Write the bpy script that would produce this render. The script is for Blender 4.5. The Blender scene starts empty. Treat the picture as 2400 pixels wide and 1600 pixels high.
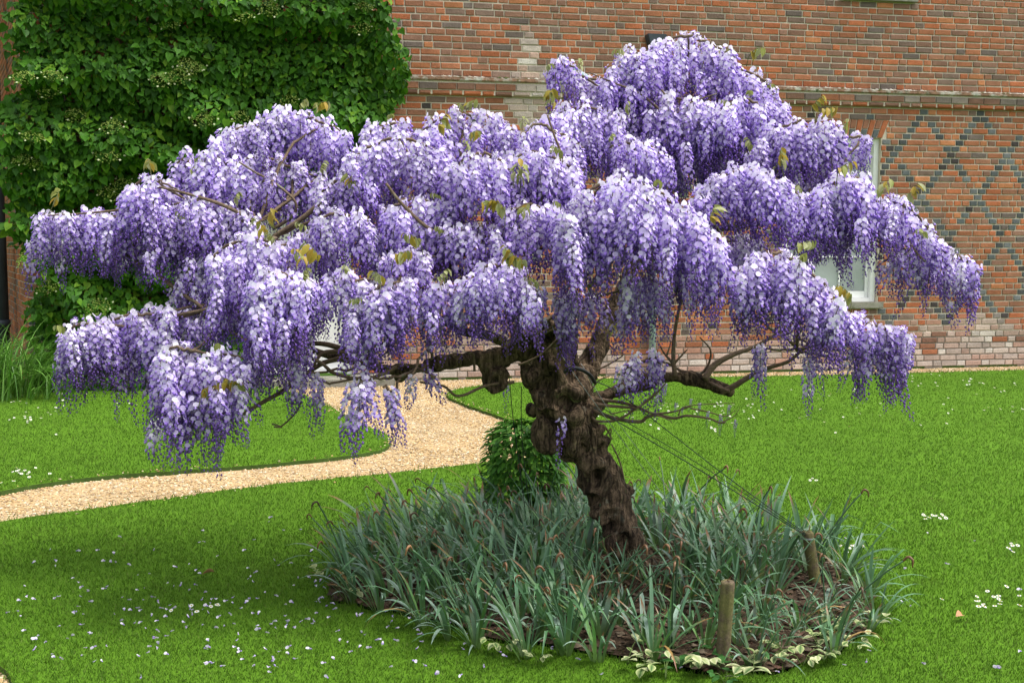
import bpy, bmesh, math, random
import numpy as np
from mathutils import Vector, Matrix, noise, geometry

random.seed(7)
RNG = np.random.default_rng(7)
sc = bpy.context.scene
COL = sc.collection

# ------------------------------------------------------------------ camera
F = 2600.0                       # focal length in photo pixels (photo 2400 x 1600)
H = 1.52                         # eye height
PITCH = math.atan((800 - 578) / F)
cam_d = bpy.data.cameras.new('camera')
cam_d.sensor_fit = 'HORIZONTAL'
cam_d.sensor_width = 36.0
cam_d.lens = 36.0 * F / 2400.0
cam_d.clip_start = 0.05
cam_d.clip_end = 400
cam = bpy.data.objects.new('camera', cam_d)
COL.objects.link(cam)
cam.location = (0, 0, H)
cam.rotation_euler = (math.pi / 2 - PITCH, 0, 0)
sc.camera = cam

# ------------------------------------------------------------------ world, sun, exposure
SUN_FROM = Vector((0.46, -0.06, 1.0)).normalized()      # direction towards the sun
w = bpy.data.worlds.new('World'); sc.world = w; w.use_nodes = True
nt = w.node_tree; nt.nodes.clear()
sky = nt.nodes.new('ShaderNodeTexSky'); sky.sky_type = 'NISHITA'; sky.sun_disc = False
sky.sun_elevation = math.asin(SUN_FROM.z)
sky.sun_rotation = math.atan2(SUN_FROM.x, SUN_FROM.y)
sky.air_density = 1.0; sky.dust_density = 4.0
hs = nt.nodes.new('ShaderNodeHueSaturation'); hs.inputs['Saturation'].default_value = 0.3
bg = nt.nodes.new('ShaderNodeBackground'); bg.inputs[1].default_value = 0.15
wo = nt.nodes.new('ShaderNodeOutputWorld')
nt.links.new(sky.outputs[0], hs.inputs['Color']); nt.links.new(hs.outputs[0], bg.inputs[0]); nt.links.new(bg.outputs[0], wo.inputs[0])
sun_d = bpy.data.lights.new('sun', 'SUN'); sun_d.energy = 1.5; sun_d.angle = math.radians(24); sun_d.color = (1, 0.97, 0.92)
sun = bpy.data.objects.new('sun', sun_d); COL.objects.link(sun)
sun.rotation_euler = SUN_FROM.to_track_quat('Z', 'Y').to_euler()
sun.location = (3, -2, 12)
sc.view_settings.view_transform = 'Standard'; sc.view_settings.look = 'None'
sc.view_settings.gamma = 1.0; sc.view_settings.exposure = 1.2
sc.view_settings.use_curve_mapping = False

# ------------------------------------------------------------------ pixel -> place helpers
CP, SP = math.cos(PITCH), math.sin(PITCH)
def ray(px, py):
    u = (px - 1200) / F; v = -(py - 800) / F
    return Vector((u, CP + v * SP, -SP + v * CP))
def gpt(px, py, z=0.0):
    d = ray(px, py); t = (z - H) / d.z
    return Vector((d.x * t, d.y * t, z))
def dpt(px, py, Y):
    d = ray(px, py); t = Y / d.y
    return Vector((d.x * t, Y, H + d.z * t))
def project(p):
    x, y, z = p[0], p[1], p[2] - H
    fwd = y * CP - z * SP; up = y * SP + z * CP
    return 1200 + F * x / fwd, 800 - F * up / fwd
S = 2400 / 2352.0                # overview pixels -> photo pixels
TH = math.radians(11.5)
W0 = gpt(1420, 876)
WU = Vector((math.cos(TH), math.sin(TH), 0)); WN = Vector((math.sin(TH), -math.cos(TH), 0))
def wuz(px, py, off=0.0):        # wall plane coordinates (along wall, height), plane pulled off metres to the front
    d = ray(px, py); o = Vector((0, 0, H)); P = W0 + WN * off
    t = (P - o).dot(WN) / d.dot(WN); q = o + d * t
    return (q - W0).dot(WU), q.z
def wpos(u, z, off=0.0):
    return W0 + WU * u + WN * off + Vector((0, 0, z))

# ------------------------------------------------------------------ object helpers
def empty(name, loc=(0, 0, 0), rz=0.0, label=None, cat=None, group=None):
    o = bpy.data.objects.new(name, None); COL.objects.link(o)
    o.location = loc; o.rotation_euler = (0, 0, rz); o.empty_display_size = 0.1
    tag(o, label, cat, group); return o
def tag(o, label=None, cat=None, group=None, kind=None):
    if label: o['label'] = label
    if cat: o['category'] = cat
    if group: o['group'] = group
    if kind: o['kind'] = kind
    return o
def link(name, mesh, parent=None, mat=None):
    o = bpy.data.objects.new(name, mesh); COL.objects.link(o)
    if parent: o.parent = parent
    if mat and not mesh.materials: mesh.materials.append(mat)
    return o
def tri_mesh(name, V, T, C=None, smooth=True):
    V = np.asarray(V, np.float32); T = np.asarray(T, np.int32)
    me = bpy.data.meshes.new(name)
    me.vertices.add(len(V)); me.vertices.foreach_set('co', V.ravel())
    me.loops.add(len(T) * 3); me.loops.foreach_set('vertex_index', T.ravel())
    me.polygons.add(len(T))
    me.polygons.foreach_set('loop_start', np.arange(0, len(T) * 3, 3, dtype=np.int32))
    me.polygons.foreach_set('loop_total', np.full(len(T), 3, np.int32))
    me.polygons.foreach_set('use_smooth', np.full(len(T), smooth, bool))
    if C is not None:
        a = me.attributes.new('Col', 'FLOAT_COLOR', 'POINT')
        C = np.asarray(C, np.float32)
        if C.shape[1] == 3: C = np.hstack([C, np.ones((len(C), 1), np.float32)])
        a.data.foreach_set('color', C.ravel())
    me.update(calc_edges=True); me.validate()
    return me
class Geo:                       # collects triangles
    def __init__(s): s.V = []; s.T = []; s.C = []; s.n = 0
    def add(s, V, T, c=None):
        V = np.asarray(V, float); T = np.asarray(T, int)
        s.V.append(V); s.T.append(T + s.n); s.n += len(V)
        if c is None: c = (1, 1, 1)
        c = np.asarray(c, float)
        s.C.append(np.tile(c, (len(V), 1)) if c.ndim == 1 else c)
    def arrays(s):
        return np.vstack(s.V), np.vstack(s.T), np.vstack(s.C)
    def mesh(s, name, smooth=True):
        return tri_mesh(name, *s.arrays(), smooth=smooth)
BOXT = np.array([[0,2,1],[1,2,3],[4,5,6],[5,7,6],[0,1,4],[1,5,4],[2,6,3],[3,6,7],[0,4,2],[2,4,6],[1,3,5],[3,7,5]])
def box(x0, x1, y0, y1, z0, z1):
    return np.array([[x, y, z] for z in (z0, z1) for y in (y0, y1) for x in (x0, x1)], float), BOXT
def box_mesh(name, boxes, bev=0.004, smooth=False):
    bm = bmesh.new()
    for (x0, x1, y0, y1, z0, z1) in boxes:
        r = bmesh.ops.create_cube(bm, size=1.0)
        for v in r['verts']:
            v.co = Vector(((x0 + x1) / 2 + v.co.x * (x1 - x0), (y0 + y1) / 2 + v.co.y * (y1 - y0), (z0 + z1) / 2 + v.co.z * (z1 - z0)))
    if bev: bmesh.ops.bevel(bm, geom=bm.edges[:], offset=bev, segments=2, affect='EDGES', clamp_overlap=True)
    me = bpy.data.meshes.new(name); bm.to_mesh(me); bm.free()
    return me
def catmull(P, n=6):
    P = [np.asarray(p, float) for p in P]
    if len(P) < 3:
        return np.array([P[0] + (P[1] - P[0]) * t for t in np.linspace(0, 1, n + 1)])
    Q = [2 * P[0] - P[1]] + P + [2 * P[-1] - P[-2]]; out = []
    for i in range(1, len(Q) - 2):
        a, b, c, d = Q[i - 1], Q[i], Q[i + 1], Q[i + 2]
        for k in range(n):
            t = k / n
            out.append(.5 * (2 * b + (c - a) * t + (2 * a - 5 * b + 4 * c - d) * t * t + (3 * b - a - 3 * c + d) * t ** 3))
    out.append(P[-1]); return np.array(out)
def tube(P, R, segs=8, wob=0.0, cap=True):
    P = np.asarray(P, float); n = len(P)
    R = np.interp(np.linspace(0, 1, n), np.linspace(0, 1, len(R)), R) if not np.isscalar(R) else np.full(n, R)
    tg = np.gradient(P, axis=0); tg /= np.linalg.norm(tg, axis=1)[:, None] + 1e-9
    a = np.array([0, 0, 1.0]) if abs(tg[0][2]) < .9 else np.array([1.0, 0, 0])
    V = []; nrm = np.cross(tg[0], a); nrm /= np.linalg.norm(nrm)
    ang = np.linspace(0, 2 * math.pi, segs, endpoint=False)
    for i in range(n):
        nrm = nrm - tg[i] * nrm.dot(tg[i]); nrm /= np.linalg.norm(nrm) + 1e-9
        b = np.cross(tg[i], nrm)
        rr = R[i] * (1 + wob * RNG.uniform(-1, 1, segs)) if wob else R[i] * np.ones(segs)
        V.append(P[i] + (np.cos(ang) * rr)[:, None] * nrm + (np.sin(ang) * rr)[:, None] * b)
    V = np.vstack(V); T = []
    for i in range(n - 1):
        for j in range(segs):
            k = (j + 1) % segs; q = i * segs
            T += [[q + j, q + k, q + segs + j], [q + k, q + segs + k, q + segs + j]]
    if cap:
        V = np.vstack([V, P[0], P[-1]])
        for j in range(segs):
            k = (j + 1) % segs
            T += [[len(V) - 2, k, j], [len(V) - 1, (n - 1) * segs + j, (n - 1) * segs + k]]
    return V, np.array(T)
OCT_T = np.array([[0,2,4],[2,1,4],[1,3,4],[3,0,4],[2,0,5],[1,2,5],[3,1,5],[0,3,5]])
def pip(poly, X, Y):             # vectorised point in polygon
    inside = np.zeros(X.shape, bool); n = len(poly)
    for i in range(n):
        x1, y1 = poly[i][0], poly[i][1]; x2, y2 = poly[(i + 1) % n][0], poly[(i + 1) % n][1]
        c = ((y1 > Y) != (y2 > Y)) & (X < (x2 - x1) * (Y - y1) / ((y2 - y1) if y2 != y1 else 1e-9) + x1)
        inside ^= c
    return inside
def chaikin(P, it=2):
    P = [Vector((p[0], p[1])) for p in P]
    for _ in range(it):
        Q = []
        for i in range(len(P)):
            a, b = P[i], P[(i + 1) % len(P)]
            Q += [a * .75 + b * .25, a * .25 + b * .75]
        P = Q
    return P

# ------------------------------------------------------------------ materials
def pmat(name, color=(.5, .5, .5), attr=False, rough=.7, spec=.3, trans=0.0, nz=None, bump=None, rnd=0.0, patch=None, obj_coords=True):
    m = bpy.data.materials.new(name); m.use_nodes = True
    t = m.node_tree; N = t.nodes; L = t.links; N.clear()
    out = N.new('ShaderNodeOutputMaterial'); p = N.new('ShaderNodeBsdfPrincipled')
    p.inputs['Roughness'].default_value = rough; p.inputs['Specular IOR Level'].default_value = spec
    geo = N.new('ShaderNodeNewGeometry')
    if attr:
        a = N.new('ShaderNodeAttribute'); a.attribute_name = 'Col'; c = a.outputs['Color']
    else:
        a = N.new('ShaderNodeRGB'); a.outputs[0].default_value = (*color, 1); c = a.outputs[0]
    if patch:                    # (scale, colour, low, high) patches of another colour with a shape of their own
        for (sc_, col_, lo, hi) in patch:
            n = N.new('ShaderNodeTexNoise'); n.inputs['Scale'].default_value = sc_; n.inputs['Detail'].default_value = 6; n.inputs['Roughness'].default_value = .65
            L.new(geo.outputs['Position'], n.inputs['Vector'])
            r = N.new('ShaderNodeMapRange'); r.inputs[1].default_value = lo; r.inputs[2].default_value = hi
            L.new(n.outputs[0], r.inputs[0])
            x = N.new('ShaderNodeMix'); x.data_type = 'RGBA'; L.new(r.outputs[0], x.inputs[0]); L.new(c, x.inputs[6]); x.inputs[7].default_value = (*col_, 1)
            c = x.outputs[2]
    if nz:
        for (sc_, amt) in nz:
            n = N.new('ShaderNodeTexNoise'); n.inputs['Scale'].default_value = sc_; n.inputs['Detail'].default_value = 5
            L.new(geo.outputs['Position'], n.inputs['Vector'])
            r = N.new('ShaderNodeMapRange'); r.inputs[1].default_value = .25; r.inputs[2].default_value = .75
            r.inputs[3].default_value = 1 - amt; r.inputs[4].default_value = 1 + amt
            L.new(n.outputs[0], r.inputs[0])
            x = N.new('ShaderNodeVectorMath'); x.operation = 'SCALE'; L.new(c, x.inputs[0]); L.new(r.outputs[0], x.inputs['Scale'])
            c = x.outputs[0]
    if rnd:
        o = N.new('ShaderNodeObjectInfo'); r = N.new('ShaderNodeMapRange'); r.inputs[3].default_value = 1 - rnd; r.inputs[4].default_value = 1 + rnd
        L.new(o.outputs['Random'], r.inputs[0])
        x = N.new('ShaderNodeVectorMath'); x.operation = 'SCALE'; L.new(c, x.inputs[0]); L.new(r.outputs[0], x.inputs['Scale'])
        c = x.outputs[0]
    L.new(c, p.inputs['Base Color'])
    if bump:
        prev = None
        for (kind, sc_, st) in bump:
            if kind == 'v':
                n = N.new('ShaderNodeTexVoronoi'); n.inputs['Scale'].default_value = sc_; h = n.outputs['Distance']
            else:
                n = N.new('ShaderNodeTexNoise'); n.inputs['Scale'].default_value = sc_; n.inputs['Detail'].default_value = 8; n.inputs['Roughness'].default_value = .65; h = n.outputs[0]
            L.new(geo.outputs['Position'], n.inputs['Vector'])
            b = N.new('ShaderNodeBump'); b.inputs['Strength'].default_value = st; b.inputs['Distance'].default_value = 1.0 / sc_ * .6
            L.new(h, b.inputs['Height'])
            if prev: L.new(prev, b.inputs['Normal'])
            prev = b.outputs[0]
        L.new(prev, p.inputs['Normal'])
    sh = p.outputs[0]
    if trans:
        tr = N.new('ShaderNodeBsdfTranslucent'); L.new(c, tr.inputs[0])
        mx = N.new('ShaderNodeMixShader'); mx.inputs[0].default_value = trans
        L.new(sh, mx.inputs[1]); L.new(tr.outputs[0], mx.inputs[2]); sh = mx.outputs[0]
    L.new(sh, out.inputs[0])
    return m
M = {}
M['brick'] = pmat('brick', attr=True, rough=.9, spec=.15, nz=[(7, .16), (70, .22)], bump=[('n', 120, .5), ('n', 30, .4)])
M['mortar'] = pmat('mortar', (.58, .51, .41), rough=.95, spec=.1, nz=[(2.0, .2), (60, .2)], bump=[('n', 90, .5)], patch=[(3.5, (.44, .38, .31), .55, .72)])
M['mortar_low'] = pmat('mortar_low', (.24, .22, .18), rough=.95, spec=.1, nz=[(30, .3)], bump=[('n', 60, .6)])
M['ledge'] = pmat('ledge', (.26, .15, .10), rough=.95, spec=.1, nz=[(20, .3)], bump=[('n', 40, .8)], patch=[(7, (.46, .44, .38), .48, .6), (11, (.06, .07, .02), .55, .68)])
M['stone'] = pmat('stone', (.23, .22, .18), rough=.9, spec=.2, nz=[(8, .25), (60, .2)], bump=[('n', 50, .4)], patch=[(9, (.12, .13, .07), .52, .7)])
M['white_paint'] = pmat('white_paint', (.78, .78, .76), rough=.45, spec=.4, nz=[(6, .05)], bump=[('n', 25, .06)])
M['glass'] = pmat('glass', (.30, .33, .32), rough=.06, spec=.9, nz=[(2, .3)], bump=[('n', 1.5, .05)])  # pale base colour stands for sky reflection and the blind behind
M['curtain'] = pmat('curtain', (.55, .56, .52), rough=.9, nz=[(3, .1)])
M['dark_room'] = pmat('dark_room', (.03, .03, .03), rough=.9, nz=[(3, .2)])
M['pipe_blue'] = pmat('pipe_blue', (.30, .42, .45), rough=.55, nz=[(8, .15)], bump=[('n', 40, .1)])
M['pipe_dark'] = pmat('pipe_dark', (.035, .045, .055), rough=.5, nz=[(6, .25)], bump=[('n', 40, .15)])
M['lawn'] = pmat('lawn', (.068, .150, .009), rough=.95, spec=.1, nz=[(.7, .12), (5, .12), (90, .25)], bump=[('n', 120, .9)])
M['grass'] = pmat('grass', attr=True, rough=.7, spec=.2, trans=.35, nz=[(.6, .14), (3, .10)], patch=[(1.1, (.125, .19, .022), .54, .85)])
M['gravel'] = pmat('gravel', (.42, .29, .145), rough=.9, spec=.2, nz=[(1.2, .12), (55, .3), (140, .35)], bump=[('v', 55, .9), ('v', 120, .7)], patch=[(40, (.48, .36, .20), .5, .62), (1.0, (.40, .30, .17), .45, .62)])
M['pebble'] = pmat('pebble', attr=True, rough=.85, spec=.25, nz=[(60, .15)])
M['soil'] = pmat('soil', (.060, .040, .026), rough=.95, spec=.1, nz=[(12, .35), (60, .4)], bump=[('n', 30, .9), ('v', 70, .6)])
M['litter'] = pmat('litter', attr=True, rough=.9, spec=.15, nz=[(40, .25)])
M['bark'] = pmat('bark', (.115, .080, .050), rough=.92, spec=.15, nz=[(6, .3), (28, .4), (90, .35)], bump=[('n', 22, 1.0), ('v', 55, .5), ('n', 120, .6)], patch=[(7, (.035, .024, .016), .5, .68), (10, (.17, .165, .125), .6, .72), (16, (.10, .11, .045), .6, .7)])  # dark patches paint crevice shade; grey and greenish ones are lichen
def fibrous(m):
    t = m.node_tree; N = t.nodes; L = t.links; p = next(n for n in N if n.type == 'BSDF_PRINCIPLED')
    geo = N.new('ShaderNodeNewGeometry'); mp = N.new('ShaderNodeMapping'); mp.inputs['Rotation'].default_value = (0, math.radians(24), 0); mp.inputs['Scale'].default_value = (1, 1, .16)
    L.new(geo.outputs['Position'], mp.inputs['Vector'])
    n = N.new('ShaderNodeTexNoise'); n.inputs['Scale'].default_value = 42; n.inputs['Detail'].default_value = 6; n.inputs['Distortion'].default_value = 1.2; L.new(mp.outputs[0], n.inputs['Vector'])
    r = N.new('ShaderNodeMapRange'); r.inputs[1].default_value = .38; r.inputs[2].default_value = .62; r.inputs[3].default_value = .35; r.inputs[4].default_value = 1.75; L.new(n.outputs[0], r.inputs[0])  # groove shade and ridge light painted into the colour
    src = p.inputs['Base Color'].links[0].from_socket
    x = N.new('ShaderNodeVectorMath'); x.operation = 'SCALE'; L.new(src, x.inputs[0]); L.new(r.outputs[0], x.inputs['Scale']); L.new(x.outputs[0], p.inputs['Base Color'])
    b = N.new('ShaderNodeBump'); b.inputs['Strength'].default_value = 1.0; b.inputs['Distance'].default_value = .025; L.new(n.outputs[0], b.inputs['Height'])
    L.new(p.inputs['Normal'].links[0].from_socket, b.inputs['Normal']); L.new(b.outputs[0], p.inputs['Normal'])
fibrous(M['bark'])
M['twig'] = pmat('twig', (.135, .095, .062), rough=.85, spec=.2, nz=[(18, .3), (80, .3)], bump=[('n', 90, .6)], patch=[(12, (.17, .17, .12), .58, .7)])
M['petal'] = pmat('petal', attr=True, rough=.6, spec=.2, trans=.34, rnd=.10, nz=[(3.0, .12)])
M['leaf'] = pmat('leaf', attr=True, rough=.55, spec=.16, trans=.25, nz=[(2, .18), (40, .12)], rnd=.12)
M['strap'] = pmat('strap', attr=True, rough=.42, spec=.45, trans=.25, nz=[(4, .15), (60, .12)], rnd=.32)
M['young_leaf'] = pmat('young_leaf', attr=True, rough=.5, spec=.3, trans=.4, rnd=.2)
M['wood_post'] = pmat('wood_post', (.13, .12, .045), rough=.9, spec=.15, nz=[(10, .25), (90, .25)], bump=[('n', 60, .5)], patch=[(14, (.10, .075, .05), .45, .62)])
M['wire'] = pmat('wire', (.20, .22, .21), rough=.4, spec=.5, nz=[(20, .2)])
M['cord'] = pmat('cord', (.03, .045, .035), rough=.7, nz=[(60, .3)])
M['rubber'] = pmat('rubber', (.012, .013, .015), rough=.4, spec=.5, nz=[(30, .2)])
M['daisy'] = pmat('daisy', attr=True, rough=.6, trans=.2, rnd=.05)

# ================================================================== GROUND
PATH_PX = [(-500, 1240), (-300, 1203), (0, 1151), (110, 1130), (250, 1113), (450, 1100), (600, 1090), (715, 1078), (845, 1064), (900, 1052), (920, 1034), (908, 1014), (850, 996),
           (785, 957), (725, 928), (660, 907), (600, 893), (560, 888)]
path_pts = [gpt(*p) for p in PATH_PX]
uL = wuz(560, 888)[0]
path_pts += [wpos(uL, 0, .0), wpos(uL + 3, 0, .0), wpos(uL + 6, 0, .0), wpos(10, 0, .0)]
path_pts += [wpos(10, 0, .55)]
path_pts += [gpt(*p) for p in [(2600, 860), (2400, 866), (2150, 873), (1900, 879), (1650, 883), (1450, 885), (1250, 893), (1130, 901), (1070, 910), (1040, 923), (1068, 940), (1143, 965), (1212, 990),
             (1275, 1016), (1305, 1040), (1292, 1060), (1230, 1072), (1135, 1083), (1005, 1098), (868, 1113), (735, 1124), (600, 1138), (380, 1168), (156, 1200), (0, 1219), (-300, 1280), (-500, 1330)]]
PATH = chaikin(path_pts, 2)
def raggy(P, amp):
    out = []
    for i in range(len(P)):
        a, b = P[i], P[(i + 1) % len(P)]; L = (b - a).length; n = max(1, min(40, int(L / .06)))
        for k in range(n):
            q = a + (b - a) * (k / n); s = noise.noise(Vector((q.x * 5, q.y * 5, 0))) * amp + noise.noise(Vector((q.x * 21, q.y * 21, 3))) * amp * .5
            out.append(Vector((q.x, q.y + s)))
    return out
PATH = raggy(PATH, .022)
PATH2 = chaikin([gpt(-250, 1500), gpt(-60, 1545), gpt(0, 1556), gpt(20, 1574), gpt(32, 1605), gpt(40, 1720), gpt(-250, 1720)], 2)
BED_PX = [(755, 1378), (800, 1415), (960, 1450), (1150, 1500), (1400, 1538), (1600, 1578), (1750, 1588), (1900, 1560), (2010, 1510), (2055, 1455), (2030, 1360), (1900, 1280), (1600, 1220), (1300, 1205), (1050, 1225), (850, 1300)]
BED = raggy(chaikin([gpt(*p) for p in BED_PX], 2), .09)

def cdt_sheet(name, outer, holes, z, mat, inside_polys=None, grid=0.0, rel=0.0):
    verts = []; edges = []
    for loop in [outer] + holes:
        s = len(verts); verts += [Vector((p[0], p[1])) for p in loop]
        edges += [(s + i, s + (i + 1) % len(loop)) for i in range(len(loop))]
    if grid:
        xs = [p[0] for p in outer]; ys = [p[1] for p in outer]
        for x in np.arange(min(xs), max(xs), grid):
            for y in np.arange(min(ys), max(ys), grid): verts.append(Vector((x + random.uniform(-.2, .2) * grid, y + random.uniform(-.2, .2) * grid)))
    vo, _, fo, *_ = geometry.delaunay_2d_cdt(verts, edges, [], 0, 1e-5)
    F_ = np.array([f for f in fo if len(f) == 3]); V = np.array([[v.x, v.y] for v in vo])
    cen = V[F_].mean(axis=1)
    keep = pip(outer, cen[:, 0], cen[:, 1])
    for h in holes: keep &= ~pip(h, cen[:, 0], cen[:, 1])
    zz = np.array([noise.noise(Vector((a * 3, b * 3, 1))) * rel + z for a, b in V])
    me = tri_mesh(name, np.column_stack([V, zz]), F_[keep], smooth=True)
    # faces up
    me.calc_loop_triangles()
    bm = bmesh.new(); bm.from_mesh(me)
    for f in bm.faces:
        if f.normal.z < 0: f.normal_flip()
    bmesh.ops.delete(bm, geom=[v for v in bm.verts if not v.link_faces], context='VERTS')
    bm.to_mesh(me); bm.free()
    o = link(name, me, None, mat); o['kind'] = 'structure'
    return o
outer = [Vector(p) for p in ((-45, -12), (45, -12), (45, 45), (-45, 45))]
lawn = cdt_sheet('lawn', outer, [PATH, PATH2, BED], 0.0, M['lawn'])
# turned-down turf edges along the gravel
g = Geo()
for loop, depth in ((PATH, .045), (PATH2, .045)):
    n = len(loop)
    for i in range(n):
        a, b = loop[i], loop[(i + 1) % n]
        g.add([[a.x, a.y, 0], [b.x, b.y, 0], [a.x, a.y, -depth], [b.x, b.y, -depth]], [[0, 1, 2], [1, 3, 2]], (.05, .09, .02))
e = link('turf_edge', g.mesh('turf_edge'), None, M['litter']); e['kind'] = 'structure'
p1 = cdt_sheet('gravel_path', PATH, [], -0.03, M['gravel'], grid=.25, rel=.006)
p2 = cdt_sheet('gravel_path', PATH2, [], -0.03, M['gravel'])
bed = cdt_sheet('soil_bed', BED, [], 0.012, M['soil'], grid=.06, rel=.012)

# loose pebbles on the gravel (nobody could count them)
def scatter(poly, n, ylim=None):
    xs = [p[0] for p in poly]; ys = [p[1] for p in poly]
    x0, x1, y0, y1 = min(xs), max(xs), min(ys), max(ys)
    X = RNG.uniform(x0, x1, n * 8); Y = RNG.uniform(y0, y1, n * 8)
    k = pip(poly, X, Y)
    k &= (np.abs(X) < .52 * Y + .3) & (Y > 2.5)
    return X[k][:n], Y[k][:n]
def bits(name, X, Y, z, smin, smax, cols, flat=.5, smooth=False):
    n = len(X); base = np.array([[1,0,0],[-1,0,0],[0,1,0],[0,-1,0],[0,0,1],[0,0,-1]], float)
    s = RNG.uniform(smin, smax, n); a = RNG.uniform(0, 6.28, n)
    ax = s * RNG.uniform(.8, 1.4, n); ay = s * RNG.uniform(.6, 1.0, n); az = s * flat * RNG.uniform(.6, 1.2, n)
    B = np.stack([base[None, :, 0] * ax[:, None], base[None, :, 1] * ay[:, None], base[None, :, 2] * az[:, None]], -1)
    B += RNG.uniform(-.25, .25, B.shape) * s[:, None, None]
    c, d = np.cos(a)[:, None], np.sin(a)[:, None]
    V = np.stack([B[..., 0] * c - B[..., 1] * d + X[:, None], B[..., 0] * d + B[..., 1] * c + Y[:, None], B[..., 2] + z], -1)
    T = OCT_T[None] + (np.arange(n) * 6)[:, None, None]
    cols = np.array(cols); C = cols[RNG.integers(0, len(cols), n)] * RNG.uniform(.75, 1.2, (n, 1))
    return tri_mesh(name, V.reshape(-1, 3), T.reshape(-1, 3), np.repeat(C, 6, 0), smooth)
GC = [(.44, .31, .155), (.50, .37, .20), (.37, .245, .115), (.54, .44, .29), (.43, .29, .13), (.27, .19, .11), (.58, .50, .37), (.50, .38, .22)]
X, Y = scatter(PATH, 38000)
o = link('gravel', bits('gravel', X, Y, -.027, .005, .012, GC, .6), None, M['pebble'])
tag(o, 'loose honey coloured gravel stones covering the path', 'gravel', kind='stuff')
ex = np.array([[q.x + random.gauss(0, .05), q.y + random.gauss(0, .05)] for q in PATH for _ in range(3)])
k_ = (np.abs(ex[:, 0]) < .52 * ex[:, 1] + .3) & (((ex[:, 0] - W0.x) * WN.x + (ex[:, 1] - W0.y) * WN.y) > .1) & ~pip(PATH, ex[:, 0], ex[:, 1])
o = link('gravel', bits('gravel_spill', ex[k_, 0], ex[k_, 1], .006, .005, .011, GC, .6), None, M['pebble'])
tag(o, 'scattered gravel stones spilled onto the turf along the path edge', 'gravel', kind='stuff')
X, Y = scatter(PATH2, 2500)
if len(X):
    o = link('gravel', bits('gravel_b', X, Y, -.026, .005, .012, GC, .6), None, M['pebble'])
    tag(o, 'loose pale gravel stones at the corner of the near lawn', 'gravel', kind='stuff')
X, Y = scatter(BED, 5200)
o = link('leaf_litter', bits('leaf_litter', X, Y, .02, .006, .022, [(.065, .042, .026), (.042, .03, .02), (.10, .066, .042), (.08, .042, .028), (.13, .10, .068)], .25), None, M['litter'])
tag(o, 'brown leaf litter and bark chips on the soil bed', 'leaf litter', kind='stuff')

# ---------------------------------------------------------------- grass blades (stuff)
def grass():
    n = 560000
    u = RNG.uniform(0, 1, n)
    y0, y1, k = 2.9, 14.2, -.35
    Y = (y0 ** k + u * (y1 ** k - y0 ** k)) ** (1 / k)
    X = RNG.uniform(-1, 1, n) * (.56 * Y + .8)
    ok = ~pip(PATH, X, Y) & ~pip(PATH2, X, Y) & ~pip(BED, X, Y)
    ok &= ((X - W0.x) * WN.x + (Y - W0.y) * WN.y) > .02
    X, Y = X[ok], Y[ok]
    hfac = np.ones(len(X))
    # longer fringe along the edges
    fx, fy = [], []
    for loop, m in ((PATH, 5), (PATH2, 8), (BED, 34)):
        for i in range(len(loop)):
            a, b = loop[i], loop[(i + 1) % len(loop)]
            for _ in range(m):
                t = random.random(); q = a + (b - a) * t
                fx.append(q.x + random.gauss(0, .03)); fy.append(q.y + random.gauss(0, .03))
    fx, fy = np.array(fx), np.array(fy)
    k2 = (np.abs(fx) < .52 * fy + .3) & (fy > 2.5) & (((fx - W0.x) * WN.x + (fy - W0.y) * WN.y) > .2)
    X = np.concatenate([X, fx[k2]]); Y = np.concatenate([Y, fy[k2]]); hfac = np.concatenate([hfac, RNG.uniform(1.2, 2.4, k2.sum())])
    n = len(X); sc_ = (Y / 4.5) ** .6
    h = RNG.uniform(.008, .019, n) * np.clip(sc_, .8, 1.15) * hfac; wd = RNG.uniform(.0013, .0024, n) * sc_ * 1.15
    a = RNG.uniform(0, 6.28, n); la = RNG.uniform(0, 6.28, n); lean = h * RNG.uniform(.2, 1.0, n)
    b0 = np.stack([X - np.cos(a) * wd, Y - np.sin(a) * wd, np.full(n, -.002)], -1)
    b1 = np.stack([X + np.cos(a) * wd, Y + np.sin(a) * wd, np.full(n, -.002)], -1)
    tp = np.stack([X + np.cos(la) * lean, Y + np.sin(la) * lean, h], -1)
    V = np.stack([b0, b1, tp], 1).reshape(-1, 3); T = np.arange(n * 3).reshape(-1, 3)
    base = np.array([(.064, .148, .009), (.075, .167, .010), (.096, .185, .014), (.048, .122, .010), (.135, .19, .04)])
    C = base[RNG.choice(5, n, p=[.3, .33, .2, .12, .05])] * RNG.uniform(.8, 1.2, (n, 1))
    C = np.repeat(C, 3, 0)
    o = link('grass', tri_mesh('grass', V, T, C, False), None, M['grass'])
    tag(o, 'short mown green grass of the lawn', 'grass', kind='stuff')
grass()

# ================================================================== BRICK HOUSE
house = empty('brick_house', W0, TH, 'old red brick house wall with white door, sash window and projecting string course', 'house')
PITCHB = .0752
u_left = wuz(66, 700)[0]; u_right = 9.5; ztop = 6.6
def snap(z): return round(z / PITCHB) * PITCHB
zs_low = snap(wuz(1267, 224)[1])            # underside of string course
zs_top = zs_low + 3 * PITCHB
wl, wr = wuz(1835, 600)[0], wuz(2058, 600)[0]
wz0, wz1 = snap(wuz(2040, 712)[1]), snap(wuz(2000, 320)[1])
dl, dr = wuz(612, 700)[0], wuz(824, 700)[0]
dz0, dz1 = .06, snap(2.12)
ul, ur = wuz(1975, 3)[0] + .02, wuz(2105, 3)[0] - .02
uz0 = snap(wuz(2040, 4)[1]) + PITCHB; uz1 = uz0 + 1.35
ur = max(ur, ul + .9)
OPEN = [(wl, wr, wz0, wz1), (dl, dr, 0, dz1), (ul, ur, uz0, uz1)]
WD = .34
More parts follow.
